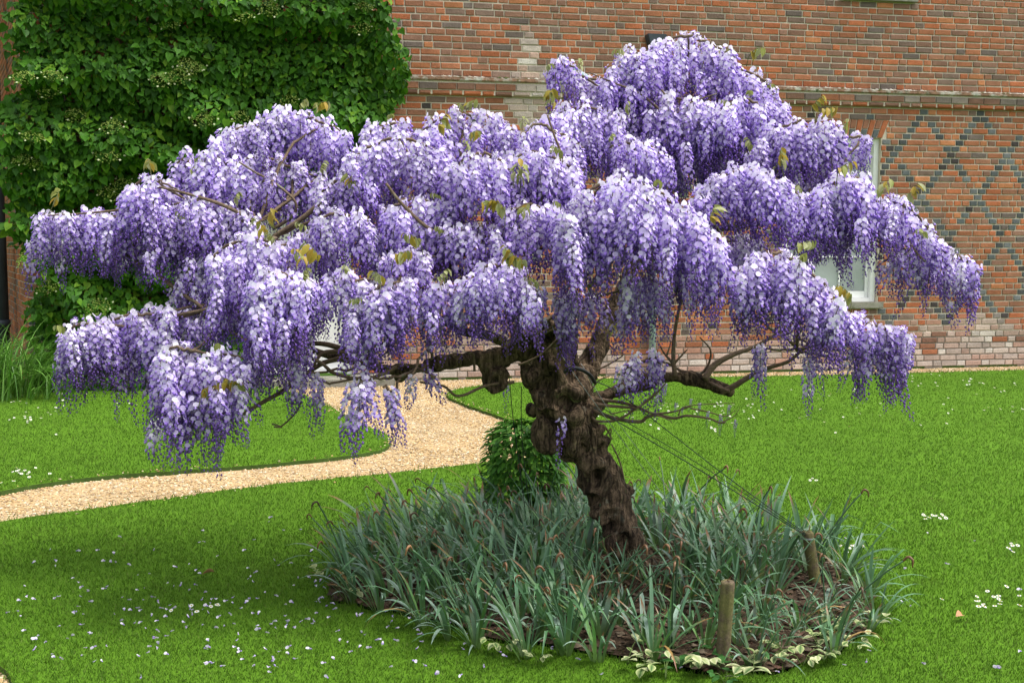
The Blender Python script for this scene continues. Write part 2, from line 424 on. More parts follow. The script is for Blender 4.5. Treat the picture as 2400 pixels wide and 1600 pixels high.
# mortar backing with real openings and reveals
def wall_backing(parent):
    xs = sorted({u_left, u_right} | {o[0] for o in OPEN} | {o[1] for o in OPEN})
    zs = sorted({-.1, .42, zs_low, ztop} | {o[2] for o in OPEN if o[2] > 0} | {o[3] for o in OPEN})
    g = Geo(); lowg = Geo(); y0 = .0
    for i in range(len(xs) - 1):
        for j in range(len(zs) - 1):
            cx, cz = (xs[i] + xs[i + 1]) / 2, (zs[j] + zs[j + 1]) / 2
            if any(o[0] < cx < o[1] and o[2] < cz < o[3] for o in OPEN): continue
            t = g if cz > .42 else lowg
            for yy in (y0, WD):
                t.add([[xs[i], yy, zs[j]], [xs[i + 1], yy, zs[j]], [xs[i], yy, zs[j + 1]], [xs[i + 1], yy, zs[j + 1]]], [[0, 1, 2], [1, 3, 2]])
    for (a, b, c, d) in OPEN:
        for q in ([[a, y0, c], [a, WD, c], [a, y0, d], [a, WD, d]], [[b, y0, c], [b, WD, c], [b, y0, d], [b, WD, d]], [[a, y0, d], [a, WD, d], [b, y0, d], [b, WD, d]], [[a, y0, c], [a, WD, c], [b, y0, c], [b, WD, c]]):
            g.add(q, [[0, 1, 2], [1, 3, 2]])
    for x in (u_left, u_right):
        g.add([[x, y0, -.1], [x, WD, -.1], [x, y0, ztop], [x, WD, ztop]], [[0, 1, 2], [1, 3, 2]])
    g.add([[u_left, y0, ztop], [u_right, y0, ztop], [u_left, WD, ztop], [u_right, WD, ztop]], [[0, 1, 2], [1, 3, 2]])
    w_ = link('brick_wall', g.mesh('brick_wall', False), parent, M['mortar'])
    link('wall_foot', lowg.mesh('wall_foot', False), parent, M['mortar_low'])
    return w_
wall = wall_backing(house)

PAL = np.array([(.37, .122, .055), (.325, .128, .066), (.28, .13, .078), (.23, .125, .086), (.18, .12, .092), (.41, .165, .075), (.15, .115, .098)])
PW_UP = np.array([.16, .23, .24, .19, .09, .04, .05]); PW_LO = np.array([.24, .24, .19, .12, .07, .10, .04])
DARK = np.array([(.075, .078, .078), (.10, .11, .11), (.06, .05, .047), (.14, .145, .145)])
us = wuz(1240, 150)[0]
z_a, z_b = wuz(1240, 60)[1], wuz(1240, 300)[1]
def stain(u, z):
    s = 0.0
    if z < .70:
        s = max(s, (1 - z / .70) * 1.5 + .65 * noise.noise(Vector((u * 1.1, z * 3, 7))) - .28 + (.25 if u > 2 else 0))
    if z_b - .25 < z < z_a:
        t = (z_a - z) / (z_a - z_b)
        wid = .07 + .10 * t + (.16 if .42 < t < .75 else 0)
        d = abs(u - us + .04 * noise.noise(Vector((z * 6, 0, 2)))) / wid
        s = max(s, (1.35 - d) * min(1, t * 2.2 + .25) * (1.0 if z > z_b else .5))
    return min(1, max(0, s))
def brick_geo(x0, x1, z0, z1, y=-.011, dep=.013, ch=.005, rough=.0022):
    j = lambda: random.uniform(-rough, rough)
    V = []
    for (yy, ins) in ((y, ch), (y + ch * .9, 0), (y + dep, 0)):
        for (x, z) in ((x0 + ins, z0 + ins), (x1 - ins, z0 + ins), (x1 - ins, z1 - ins), (x0 + ins, z1 - ins)):
            V.append([x + j(), yy + j() * .5, z + j()])
    T = [[0, 1, 2], [0, 2, 3]]
    for r in (0, 4):
        for k in range(4):
            a, b = r + k, r + (k + 1) % 4
            T += [[a, a + 4, b], [b, a + 4, b + 4]]
    return np.array(V), np.array(T)
def brick_col(u, z, dark=False, low=False):
    if dark: c = DARK[random.choices(range(4), (3, 4, 2, 2))[0]]
    else: c = PAL[np.random.default_rng(random.getrandbits(32)).choice(7, p=PW_LO if low else PW_UP)]
    c = np.array(c) * random.uniform(.82, 1.18)
    s = stain(u, z)
    if s > 0 and random.random() < (.32 + .7 * s if z < 1 else .6 + s):
        pale = np.array(random.choice([(.50, .42, .36), (.46, .38, .33), (.54, .49, .43), (.42, .35, .30)])) * random.uniform(.85, 1.1)
        k = min(1, s * random.uniform(.45, 1.3) * (1 if z < 1 else 1.25)); c = c * (1 - k) + pale * k
    return c
BR = []                                     # (x0,x1,z0,z1,col,visible score)
ncourse = int(ztop / PITCHB)
MOD = .1125
for i in range(ncourse):
    z0 = i * PITCHB + .004; z1 = z0 + .060; zc = (z0 + z1) / 2
    if zs_low - .001 < zc < zs_top: continue
    low = zc < zs_low
    x = u_left + random.uniform(-.1, 0)
    if low and zc > .5:                      # diaper zone on a half-brick grid
        k = int((u_left - 1) / MOD) ; cells = []
        x = k * MOD + (MOD / 2 if i % 2 else 0)
        while x < u_right:
            cx = x + MOD / 2
            P_ = .7875; ph = ((cx - .2) % P_) / P_; r = ((i % 14) / 14.0)
            dk = min(abs((ph - r + .5) % 1 - .5), abs((ph + r + .5) % 1 - .5)) * P_ < .052
            dk = dk and random.random() < (.88 if cx > wr else .2)
            cells.append((x, dk)); x += MOD
        q = 0
        while q < len(cells):
            x, dk = cells[q]
            if not dk and q + 1 < len(cells) and not cells[q + 1][1] and random.random() < .62:
                BR.append([x, x + 2 * MOD - .014, z0, z1, False, low]); q += 2
            else:
                BR.append([x, x + MOD - .014, z0, z1, dk, low]); q += 1
    else:
        st = i % 2
        x -= .06 * (i % 3)
        while x < u_right:
            L = .212 if (st % 2 == 0 or random.random() < .12) else .102
            L += random.uniform(-.006, .006)
            BR.append([x, x + L, z0, z1, False, low]); x += L + .013; st += 1
final = []
for (x0, x1, z0, z1, dk, low) in BR:
    x0 = max(x0, u_left); x1 = min(x1, u_right)
    segs = [(x0, x1)]
    for (a, b, c, d) in OPEN:
        pad = .0
        top = d + (.235 if (a, b) == (wl, wr) else 0)
        if z1 > c + .01 and z0 < d - .01:
            ns = []
            for (p, q) in segs:
                if q <= a or p >= b: ns.append((p, q))
                else:
                    if p < a: ns.append((p, a))
                    if q > b: ns.append((b, q))
            segs = ns
        elif (a, b) == (wl, wr) and d - .01 <= z0 < d + .225:      # flat arch
            f = (z0 - d) / .235 * .09; aa, bb = a - f, b + f + .03
            ns = []
            for (p, q) in segs:
                if q <= aa or p >= bb: ns.append((p, q))
                else:
                    if p < aa: ns.append((p, aa - .006))
                    if q > bb: ns.append((bb + .006, q))
            segs = ns
    for (p, q) in segs:
        if q - p > .03: final.append((p, q, z0, z1, dk, low))
def vis(b):
    cx, cz = (b[0] + b[1]) / 2, (b[2] + b[3]) / 2
    px, py = project(wpos(cx, cz, .011))
    if not (0 < px < 2395 and 6 < py < 860): return 0
    fr = (955 < px < 1260 and py < 240) or (1260 <= px < 1400 and py < 100) or (1400 <= px < 1800 and py < 62) or (1800 <= px and py < 240) or (px > 2080 and py < 400) or (px > 2250 and py < 850) or (px > 2180 and 720 < py)
    return (b[1] - b[0]) * 1e3 / (W0.y + cx * math.sin(TH)) if fr else 0
order = sorted(range(len(final)), key=lambda i: -vis(final[i]))
single = set(i for i in order[:300] if vis(final[i]) > 0)
bulk = Geo()
for i, b in enumerate(final):
    col = brick_col((b[0] + b[1]) / 2, (b[2] + b[3]) / 2, b[4], b[5])
    yy = -.011 + random.uniform(-.003, .003)
    bow = .007 * noise.noise(Vector((b[0] * .45, b[2] * .8, 5))) + .003 * noise.noise(Vector((b[0] * 1.7, b[2] * 9, 2)))
    b = (b[0], b[1], b[2] + bow, b[3] + bow)
    if i in single:
        cx, cz = (b[0] + b[1]) / 2, (b[2] + b[3]) / 2
        V, T = brick_geo(b[0] - cx, b[1] - cx, b[2] - cz, b[3] - cz, 0)
        o = link('brick', tri_mesh('brick', V, T, np.tile(col, (len(V), 1)), False), wall, M['brick'])
        o.location = (cx, yy, cz)
    else:
        V, T = brick_geo(*b[:4], yy); bulk.add(V, T, col)
tag(link('brickwork', bulk.mesh('brickwork', False), wall, M['brick']), kind='stuff')

# string course: a weathered ledge, a projecting course, a rounded moulding course
sc_ = link('string_course', box_mesh('string_course', [(u_left, u_right, -.075, -.001, zs_low + 2 * PITCHB + .012, zs_low + 2.75 * PITCHB)], .01), house, M['ledge'])
for (row, y, z0, h, Ls) in ((0, -.058, zs_low + .004, .056, (.15, .215)), (1, -.062, zs_low + PITCHB * .86, .074, (.215, .235))):
    gg = Geo(); x = u_left
    while x < u_right:
        L = random.choice(Ls) + random.uniform(-.005, .005); x1 = min(u_right, x + L)
        V, T = brick_geo(x, x1 - .009, z0, z0 + h, y,   .061 if row else .057, .018 if row == 0 else .006)
        c = PAL[random.choice([0, 1, 2, 3] if row == 0 else [2, 3, 3, 6, 1])] * random.uniform(.7, 1.1)
        if row and x > 3 and random.random() < .3: c = np.array((.22, .18, .15)) * random.uniform(.7, 1.1)
        s = stain(x, z0)
        if s > .1: c = c * (1 - s) + np.array((.42, .37, .32)) * s
        px, _ = project(wpos(x + L / 2, z0, .05))
        gg.add(V, T, c); x += L
    tag(link('moulded_bricks' if row == 0 else 'ledge_bricks', gg.mesh('course', False), sc_, M['brick']), kind='stuff')
# mortar behind the projecting courses
link('string_core', box_mesh('string_core', [(u_left, u_right, -.046, -.002, zs_low + .010, zs_low + 2.2 * PITCHB)], 0), sc_, M['mortar'])
# a ragged row of lichen lumps along the ledge top
gg = Geo()
for k in range(420):
    x = random.uniform(2.2, u_right) if random.random() < .75 else random.uniform(-2.4, 2.2)
    s = random.uniform(.008, .024)
    V = np.array([[1,0,0],[-1,0,0],[0,1,0],[0,-1,0],[0,0,1],[0,0,-1]]) * np.array([s * 2.2, s, s * .8]) + np.array([x, -.03 + random.uniform(-.025, .015), zs_low + 2.75 * PITCHB])
    gg.add(V, OCT_T, random.choice([(.46, .44, .38), (.40, .38, .32), (.08, .09, .03), (.30, .26, .20)]))
tag(link('lichen', gg.mesh('lichen'), sc_, M['litter']), kind='stuff')

# sash windows
def sash(parent, a, b, c, d, cols=3, rows=4):
    w_ = bpy.data.objects.new('window', None); COL.objects.link(w_); w_.parent = parent; w_.location = ((a + b) / 2, .05, c)
    W_, Hh = (b - a) / 2, d - c
    link('frame', box_mesh('window_frame', [(-W_ + .002, -W_ + .07, 0, .12, .002, Hh - .002), (W_ - .07, W_ - .002, 0, .12, .002, Hh - .002), (-W_ + .071, W_ - .071, 0, .12, Hh - .07, Hh - .002), (-W_ + .071, W_ - .071, 0, .12, .002, .05)], .004), w_, M['white_paint'])
    mid = Hh * .5
    for (z0, z1, y0) in ((.05, mid + .02, .05), (mid - .02, Hh - .07, .095)):
        zb = z0 + (.085 if y0 < .06 else .04)
        bx = [(-W_ + .072, -W_ + .115, y0, y0 + .04, z0 + .002, z1), (W_ - .115, W_ - .072, y0, y0 + .04, z0 + .002, z1), (-W_ + .116, W_ - .116, y0, y0 + .04, z0 + .002, zb), (-W_ + .116, W_ - .116, y0, y0 + .04, z1 - .04, z1)]
        iw = 2 * W_ - .232; r2 = rows // 2
        for q in range(1, cols): bx.append((-W_ + .116 + iw * q / cols - .011, -W_ + .116 + iw * q / cols + .011, y0 + .004, y0 + .034, zb + .001, z1 - .041))
        for q in range(1, r2): bx.append((-W_ + .117, W_ - .117, y0 + .007, y0 + .031, zb + (z1 - .04 - zb) * q / r2 - .011, zb + (z1 - .04 - zb) * q / r2 + .011))
        link('sash', box_mesh('sash', bx, .003), w_, M['white_paint'])
        for q in range(cols):
            for r in range(r2):
                x0 = -W_ + .116 + iw * q / cols; x1 = -W_ + .116 + iw * (q + 1) / cols
                za = zb + (z1 - .04 - zb) * r / r2; zc2 = zb + (z1 - .04 - zb) * (r + 1) / r2
                link('pane', box_mesh('pane', [(x0 + .004, x1 - .004, y0 + .018, y0 + .021, za + .004, zc2 - .004)], 0), w_, M['glass'])
    link('blind', box_mesh('blind', [(-W_ + .1, W_ - .1, .17, .175, .06, Hh * .62)], 0), w_, M['curtain'])
    link('room_dark_sheet', box_mesh('room_dark_sheet', [(-W_ + .01, W_ - .01, .25, .26, .01, Hh - .01)], 0), w_, M['dark_room'])  # near-black sheet paints the darkness of the unlit room
    link('sill', box_mesh('window_sill', [(-W_ - .06, W_ + .06, -.115, .045, -.075, .001)], .006), w_, M['stone'])
    return w_
sash(house, wl, wr, wz0, wz1)
sash(house, ul, ur, uz0, uz1)
# flat arch of cut bricks over the window
arch = bpy.data.objects.new('flat_arch', None); COL.objects.link(arch); arch.parent = house; arch.location = ((wl + wr) / 2, 0, wz1)
nb = 17; Wd = wr - wl + .02
for k in range(nb):
    t0, t1 = k / nb - .5, (k + 1) / nb - .5
    b0, b1 = t0 * Wd, t1 * Wd; e0, e1 = t0 * (Wd + .18), t1 * (Wd + .18)
    cols = [PAL[0] * random.uniform(.8, 1.05)] if k % 2 == 0 else [PAL[2] * .9, DARK[1]]
    parts = [(0.004, .222)] if k % 2 == 0 else [(.112, .222), (.004, .103)]
    for (za, zb), c in zip(parts, cols):
        f0, f1 = za / .226, zb / .226
        V, T = brick_geo(0, 1, 0, 1, -.013, .015, 0.0, 0)
        P = V.copy()
        for v in P:
            f = f0 + (f1 - f0) * v[2]
            xa = b0 + (e0 - b0) * f + .004; xb = b1 + (e1 - b1) * f - .004
            ins = .004 if v[1] < -.012 else 0
            v[0] = xa + (xb - xa) * v[0] + (ins if v[0] < .5 else -ins); v[2] = za + (zb - za) * v[2] + (ins if v[2] < .5 else -ins)
        link('brick', tri_mesh('brick', P, T, np.tile(c, (len(P), 1)), False), arch, M['brick'])

# white panelled door with step
door = bpy.data.objects.new('door', None); COL.objects.link(door); door.parent = house; door.location = ((dl + dr) / 2, .0, 0)
W_ = (dr - dl) / 2
link('door_frame', box_mesh('door_frame', [(-W_ + .002, -W_ + .06, .04, .16, .062, dz1 - .003), (W_ - .06, W_ - .002, .04, .16, .062, dz1 - .003), (-W_ + .061, W_ - .061, .04, .16, dz1 - .07, dz1 - .003)], .004), door, M['white_paint'])
link('door_leaf', box_mesh('door_leaf', [(-W_ + .062, W_ - .062, .10, .145, .075, dz1 - .072)], .003), door, M['white_paint'])
for sx in (-1, 1):
    for (z0, z1) in ((.22, .85), (1.0, 1.9)):
        xa, xb = sorted((sx * .05, sx * (W_ - .16)))
        link('door_panel', box_mesh('door_panel', [(xa, xb, .088, .099, z0, z1)], .006), door, M['white_paint'])
link('weather_bar', box_mesh('weather_bar', [(-W_ + .063, W_ - .063, .065, .0995, .078, .15)], .012), door, M['white_paint'])
link('door_handle', (lambda V, T: tri_mesh('door_handle', V, T))(*tube(catmull([(W_ - .12, .10, 1.02), (W_ - .12, .04, 1.02), (W_ - .18, .035, 1.02), (W_ - .23, .04, 1.02)]), .009, 8)), door, M['rubber'])
link('door_step', box_mesh('door_step', [(-W_ - .35, W_ + .45, -.42, -.014, -.05, .055)], .012), door, M['stone'])
# projecting brick quoin seam above the door side: a slim pilaster joint in the upper wall
# lead rainwater pipe
pipe = bpy.data.objects.new('rainwater_pipe', None); COL.objects.link(pipe); pipe.parent = house
up_, zp = wuz(1537, 100, .08)
pipe.location = (up_, -.075, 0)
zbr = wuz(1537, 290, .08)[1]
V, T = tube([(0, 0, .12), (0, 0, 1.2), (0, 0, 2.4), (0, 0, zp - .05)], .042, 14)
link('downpipe', tri_mesh('downpipe', V, T), pipe, M['pipe_blue'])
u2, z2 = wuz(1335, 158, .08)
V, T = tube(catmull([(u2 - up_ - .1, .06, z2 + .02), (u2 - up_, -.01, z2), (u2 - up_ + .5, -.015, z2 - .32), (-.03, -.005, zbr)], 8), .042, 12)
link('branch_pipe', tri_mesh('branch_pipe', V, T), pipe, M['pipe_blue'])
u3, z3 = wuz(1640, 300, .08)
V, T = tube(catmull([(.02, -.005, zbr - .32), (u3 - up_ - .15, -.01, z3 - .15), (u3 - up_ + .06, .02, z3 + .02), (u3 - up_ + .1, .07, z3 + .04)], 8), .042, 12)
link('branch_pipe', tri_mesh('branch_pipe', V, T), pipe, M['pipe_blue'])
for z in (.9, 2.1, zp - .35):
    link('pipe_collar', box_mesh('pipe_collar', [(-.056, .056, -.05, .072, z - .03, z + .03)], .012), pipe, M['pipe_blue'])
bm = bmesh.new()
r = bmesh.ops.create_cube(bm, size=1)
for v in r['verts']:
    k = .6 if v.co.z < 0 else 1.0
    v.co = Vector((v.co.x * .24 * k, v.co.y * .13, zp + v.co.z * .18))
bmesh.ops.bevel(bm, geom=bm.edges[:], offset=.008, segments=2, affect='EDGES')
me = bpy.data.meshes.new('hopper'); bm.to_mesh(me); bm.free()
link('hopper', me, pipe, M['pipe_dark'])
link('shoe', (lambda V, T: tri_mesh('shoe', V, T))(*tube(catmull([(0, 0, .16), (0, -.02, .08), (0, -.10, .02)], 5), .045, 12)), pipe, M['pipe_blue'])

# side wall of the house running back from the corner, courses in real bricks
corner = wpos(u_left, 0, 0)
ang = math.radians(27.8)
sdir = Vector((-math.sin(ang), math.cos(ang), 0)); sL = 3.7
side = bpy.data.objects.new('side_wall', None); COL.objects.link(side); side.parent = house
side.location = (u_left, 0, 0)
rz = math.atan2(sdir.y, sdir.x) - TH
side.rotation_euler = (0, 0, rz)
link('wall_core', box_mesh('wall_core', [(.012, sL, -.34, -.002, -.1, ztop)], 0), side, M['mortar'])
gg = Geo(); nside = 0
for i in range(int(ztop / PITCHB)):
    x = .0 + (.06 if i % 2 else 0); st = i
    while x < sL:
        L = .212 if st % 2 == 0 else .102; x1 = min(sL, x + L)
        V, T = brick_geo(x, x1, i * PITCHB + .004, i * PITCHB + .0685, .0, .012)
        V[:, 1] = .010 - (V[:, 1])                       # face the outside
        T = T[:, ::-1]
        gg.add(V, T, brick_col(x, 1.2 + (i % 20) * .05, False, True)); x += L + .0105; st += 1
tag(link('side_brickwork', gg.mesh('side_brickwork', False), side, M['brick']), kind='stuff')

# ================================================================== WISTERIA TREE
base = gpt(1488, 1328)
tree = empty('wisteria_tree', base, 0, 'old leaning wisteria standard with gnarled trunk covered in hanging lilac flowers', 'tree')
def tl(p): return Vector(p) - base          # world -> tree local
def P(x, y, Y): return dpt(x * S, y * S, Y)  # overview pixel at depth Y
def rpx(r, Y): return r * S / F * Y
YT = base.y
# ---- trunk: overlapping lumps fused by a voxel remesh, then roughened
LUMPS = []                                   # (x, y, radius px, depth)
def chain(pts, Yf, n=8):
    q = catmull([(p[0], p[1], p[2]) for p in pts], n)
    for k, (x, y, r) in enumerate(q):
        LUMPS.append((x, y, r, Yf(k / (len(q) - 1)) if callable(Yf) else Yf))
chain([(1478, 1340, 64), (1462, 1290, 46), (1430, 1210, 41), (1386, 1110, 48), (1348, 1040, 48), (1312, 985, 56), (1285, 930, 54), (1268, 870, 54), (1258, 820, 52), (1255, 790, 40)], lambda t: YT - .12 * t, 9)
chain([(1250, 850, 44), (1230, 800, 38), (1190, 800, 30), (1150, 816, 24), (1090, 824, 20), (1030, 828, 18), (985, 840, 17)], lambda t: YT - .12 - .12 * t, 8)
chain([(1275, 860, 42), (1290, 800, 32), (1295, 745, 26), (1250, 748, 22), (1190, 772, 18)], lambda t: YT - .14 - .1 * t, 7)
chain([(1305, 910, 40), (1345, 860, 27), (1375, 790, 24), (1400, 730, 21), (1430, 660, 19), (1475, 560, 17), (1510, 430, 14), (1550, 350, 12)], lambda t: YT + .05 + .55 * t, 10)
chain([(1335, 960, 30), (1375, 920, 20), (1420, 896, 18), (1500, 866, 17), (1570, 866, 17), (1625, 878, 15), (1675, 898, 15)], lambda t: YT - .1 + .05 * t, 9)
for (x, y, r, dy) in [(1130, 868, 27, -.2), (1120, 845, 21, -.2), (1140, 885, 20, -.22), (1155, 830, 17, -.15), (1243, 985, 24, -.12), (1268, 1005, 34, -.16), (1225, 940, 17, -.05), (1412, 1128, 20, -.03), (1392, 1010, 20, -.05), (1372, 985, 22, -.1),
                      (1358, 1060, 30, -.12), (1330, 1010, 28, -.18), (1446, 1150, 10, .0), (1440, 1125, 13, -.02), (1300, 905, 28, -.16), (1228, 860, 24, -.14), (1195, 800, 19, -.12), (1335, 905, 20, -.1), (1384, 1015, 14, -.12), (920, 862, 18, -.2), (945, 852, 14, -.2),
                      (1418, 1250, 26, -.08), (1490, 1275, 17, .0), (1385, 1160, 24, -.08), (1505, 1315, 20, -.02), (1440, 1315, 28, -.08), (1300, 1050, 18, -.06), (1340, 1100, 20, -.02), (1400, 1190, 22, -.1), (1250, 900, 22, -.16), (1310, 960, 26, -.2), (1468, 1240, 16, -.05)]:
    LUMPS.append((x, y, r, YT + dy))
HOLES = [(1290, 1000, 22), (1255, 880, 18), (1345, 1025, 14), (1300, 930, 14), (1235, 830, 16), (1375, 1110, 14), (1410, 1215, 14), (1140, 880, 9), (1320, 870, 14), (1440, 1270, 14), (1270, 960, 12), (1370, 1170, 12)]
bm = bmesh.new()
for (x, y, r, Y_) in LUMPS:
    m4 = Matrix.Translation(tl(P(x, y, Y_))) @ Matrix.Rotation(random.random() * 6, 4, 'Z')
    bmesh.ops.create_icosphere(bm, subdivisions=2, radius=rpx(r, Y_), matrix=m4)
me = bpy.data.meshes.new('trunk_raw'); bm.to_mesh(me); bm.free()
tmp = bpy.data.objects.new('trunk_raw', me); COL.objects.link(tmp)
md = tmp.modifiers.new('r', 'REMESH'); md.mode = 'VOXEL'; md.voxel_size = .0085
ms = tmp.modifiers.new('s', 'SMOOTH'); ms.factor = .5; ms.iterations = 5
dg = bpy.context.evaluated_depsgraph_get()
me2 = bpy.data.meshes.new_from_object(tmp.evaluated_get(dg))
bpy.data.objects.remove(tmp)
nrm = np.zeros(len(me2.vertices) * 3, np.float32); me2.vertices.foreach_get('normal', nrm); nrm = nrm.reshape(-1, 3)
co = np.zeros(len(me2.vertices) * 3, np.float32); me2.vertices.foreach_get('co', co); co = co.reshape(-1, 3)
dv = np.zeros(len(co))
for i, c in enumerate(co):
    v = Vector(c)
    s = v.z * 1.0
    tw = Vector((v.x * 9 + v.z * 3, v.y * 9, v.z * 3.2))
    dv[i] = .034 * noise.noise(tw) + .026 * noise.noise(v * 15 + Vector((3, 1, 8))) + .024 * (abs(noise.noise(Vector((v.x * 17 + v.z * 5, v.y * 17, v.z * 5)))) - .25) + .007 * noise.noise(v * 42)
hole = np.zeros(len(co))
for (hx, hy, hr) in HOLES:
    hp = np.array(tl(P(hx, hy, YT - .25))); rr = rpx(hr, YT)
    dd = np.hypot((co[:, 0] - hp[0]), (co[:, 2] - hp[2]) * .7); hole -= .055 * np.exp(-(dd / rr) ** 2) * (nrm[:, 1] < 0)
    hole += .02 * np.exp(-((dd - 1.7 * rr) / (rr * .6)) ** 2) * (nrm[:, 1] < 0)
far = np.clip(1.25 - np.linalg.norm(co - np.array(tl(P(1300, 950, YT))), axis=1) / .8, .25, .8)
co2 = co + nrm * (np.clip(dv, -.05, .05) * far + hole)[:, None]
me2.vertices.foreach_set('co', co2.ravel().astype(np.float32))
me2.polygons.foreach_set('use_smooth', np.ones(len(me2.polygons), bool)); me2.update()
me2.materials.clear(); me2.name = 'trunk'
trunk = link('trunk', me2, tree, M['bark'])
# split wood at the broken left end and short snags
def branch(name, pts, R, parent=tree, mat='twig', segs=7, n=6, wob=.06, jit=0.0):
    Q = catmull([tl(p) for p in pts], n)
    if jit: Q[1:-1] += RNG.normal(0, jit, Q[1:-1].shape)
    V, T = tube(Q, R, segs, wob)
    return link(name, tri_mesh(name, V, T), parent, M[mat])
def pb(name, pts, Y_, R, **k):               # branch given in photo pixels at one depth (or depth list)
    if np.isscalar(Y_): Y_ = [Y_] * len(pts)
    Y_ = np.interp(np.linspace(0, 1, len(pts)), np.linspace(0, 1, len(Y_)), Y_)
    return branch(name, [dpt(p[0], p[1], y) for p, y in zip(pts, Y_)], R, **k)
Yb = YT - .1
# bare wood that shows in the photo
pb('branch', [(1690, 918), (1720, 905), (1760, 880), (1800, 862), (1850, 845), (1900, 800)], [Yb, Yb - .1], [.016, .006])
pb('branch', [(1650, 888), (1675, 855), (1720, 830), (1770, 812), (1840, 770)], [Yb, Yb + .1], [.018, .006])
pb('branch', [(1582, 882), (1578, 840), (1580, 790), (1588, 740), (1600, 690)], Yb, [.012, .006])
pb('twig', [(1577, 852), (1555, 825), (1545, 805)], Yb, [.007, .002]); pb('twig', [(1582, 850), (1605, 825), (1612, 818)], Yb, [.006, .002]); pb('twig', [(1563, 832), (1573, 800)], Yb, [.005, .002])
pb('branch', [(1640, 880), (1660, 855), (1665, 820), (1640, 790)], Yb + .05, [.007, .003])
pb('branch', [(1392, 962), (1440, 980), (1498, 988), (1515, 978), (1540, 972), (1580, 980), (1610, 974), (1660, 980), (1685, 990), (1700, 990)], [Yb - .05, Yb - .25], [.010, .0035])
pb('branch', [(1388, 978), (1400, 987), (1445, 984), (1490, 958), (1520, 935), (1545, 915)], [Yb - .05, Yb - .2], [.008, .003])
pb('branch', [(1400, 936), (1450, 942), (1490, 952), (1530, 968), (1575, 965), (1620, 952)], [Yb - .05, Yb - .2], [.009, .003])
pb('branch', [(1400, 948), (1440, 952), (1480, 955), (1495, 955), (1535, 925), (1560, 898)], [Yb - .08, Yb - .25], [.008, .003])
pb('twig', [(1620, 957), (1660, 965), (1700, 975), (1725, 960)], Yb - .2, [.004, .0015]); pb('twig', [(1590, 974), (1600, 955), (1640, 948), (1720, 944)], Yb - .2, [.004, .0015])
pb('twig', [(1690, 990), (1720, 975), (1735, 955)], Yb - .22, [.003, .001]); pb('twig', [(1540, 972), (1570, 985), (1575, 992)], Yb - .2, [.003, .001])
pb('twig', [(1430, 970), (1470, 962), (1510, 960), (1540, 945)], Yb - .15, [.003, .001])
pb('twig', [(1397, 868), (1430, 852), (1460, 832), (1450, 825)], Yb, [.005, .002]); pb('twig', [(1370, 940), (1400, 895), (1430, 880)], Yb, [.005, .002])
pb('branch', [(1205, 895), (1140, 903), (1075, 928), (1040, 905), (985, 895)], [Yb - .1, Yb - .3], [.008, .005])
pb('branch', [(700, 805), (760, 806), (815, 820), (870, 825)], [Yb - .3, Yb - .15], [.009, .016])
pb('branch', [(735, 855), (755, 828), (790, 824), (830, 835), (880, 838)], [Yb - .35, Yb - .2], [.007, .013])
pb('branch', [(715, 833), (755, 852), (785, 875), (850, 888), (900, 875), (930, 860)], [Yb - .45, Yb - .3], [.007, .009])
pb('twig', [(745, 857), (790, 838), (820, 846), (900, 850)], Yb - .35, [.005, .004]); pb('twig', [(860, 862), (900, 830), (912, 820)], Yb - .4, [.005, .003])
pb('branch', [(570, 970), (620, 940), (660, 918), (700, 890), (760, 850), (840, 835)], [4.6, 4.9], [.008, .012])
pb('twig', [(642, 1000), (660, 998), (690, 970), (705, 940), (690, 925)], 4.7, [.004, .003]); pb('twig', [(637, 993), (655, 998), (662, 1003)], 4.7, [.004, .002])
pb('branch', [(960, 870), (900, 865), (850, 850), (760, 830), (690, 800), (600, 760), (500, 720)], [Yb - .15, 5.0], [.024, .008], mat='bark', n=8, segs=9)
pb('branch', [(1180, 800), (1140, 785), (1080, 775), (1020, 740), (950, 690)], [Yb - .2, 4.7], [.026, .010], mat='bark')
pb('twig', [(1304, 795), (1285, 815), (1265, 832), (1240, 845), (1215, 855)], YT - .32, [.0035, .005]); pb('twig', [(1248, 842), (1243, 855), (1236, 848)], YT - .32, [.003, .003])
pb('twig', [(1112, 870), (1110, 832), (1098, 828)], YT - .3, [.006, .004])
pb('branch', [(1433, 1040), (1450, 1075), (1462, 1120), (1465, 1160), (1462, 1240)], YT - .05, [.0035, .0045]); pb('twig', [(1447, 1068), (1460, 1048)], YT - .05, [.0025, .001])
pb('twig', [(1405, 1012), (1412, 995), (1425, 1010), (1435, 1030)], YT - .1, [.006, .003]); pb('twig', [(1420, 1020), (1432, 1005), (1430, 1030)], YT - .1, [.004, .002])
# branches seen among the flowers (photo pixels)
pb('branch', [(610, 365), (618, 390), (612, 420), (640, 440)], 5.3, [.005, .008]); pb('branch', [(560, 380), (600, 405), (645, 430), (690, 470), (690, 500), (660, 525), (640, 535)], 5.2, [.004, .009])
pb('branch', [(640, 555), (680, 530), (710, 510), (760, 470)], 5.0, [.010, .013]); pb('branch', [(905, 430), (935, 470), (985, 520), (1030, 555), (1060, 600)], 4.7, [.006, .009])
pb('branch', [(1510, 400), (1560, 370), (1600, 320), (1640, 270), (1665, 230)], 5.7, [.018, .006], mat='bark'); pb('branch', [(1550, 370), (1545, 330), (1530, 260), (1560, 190)], 5.75, [.014, .005], mat='bark')
pb('branch', [(1380, 310), (1440, 320), (1500, 345), (1530, 380)], 5.6, [.006, .012]); pb('branch', [(1380, 170), (1440, 195), (1500, 220), (1560, 270)], 5.5, [.003, .007])
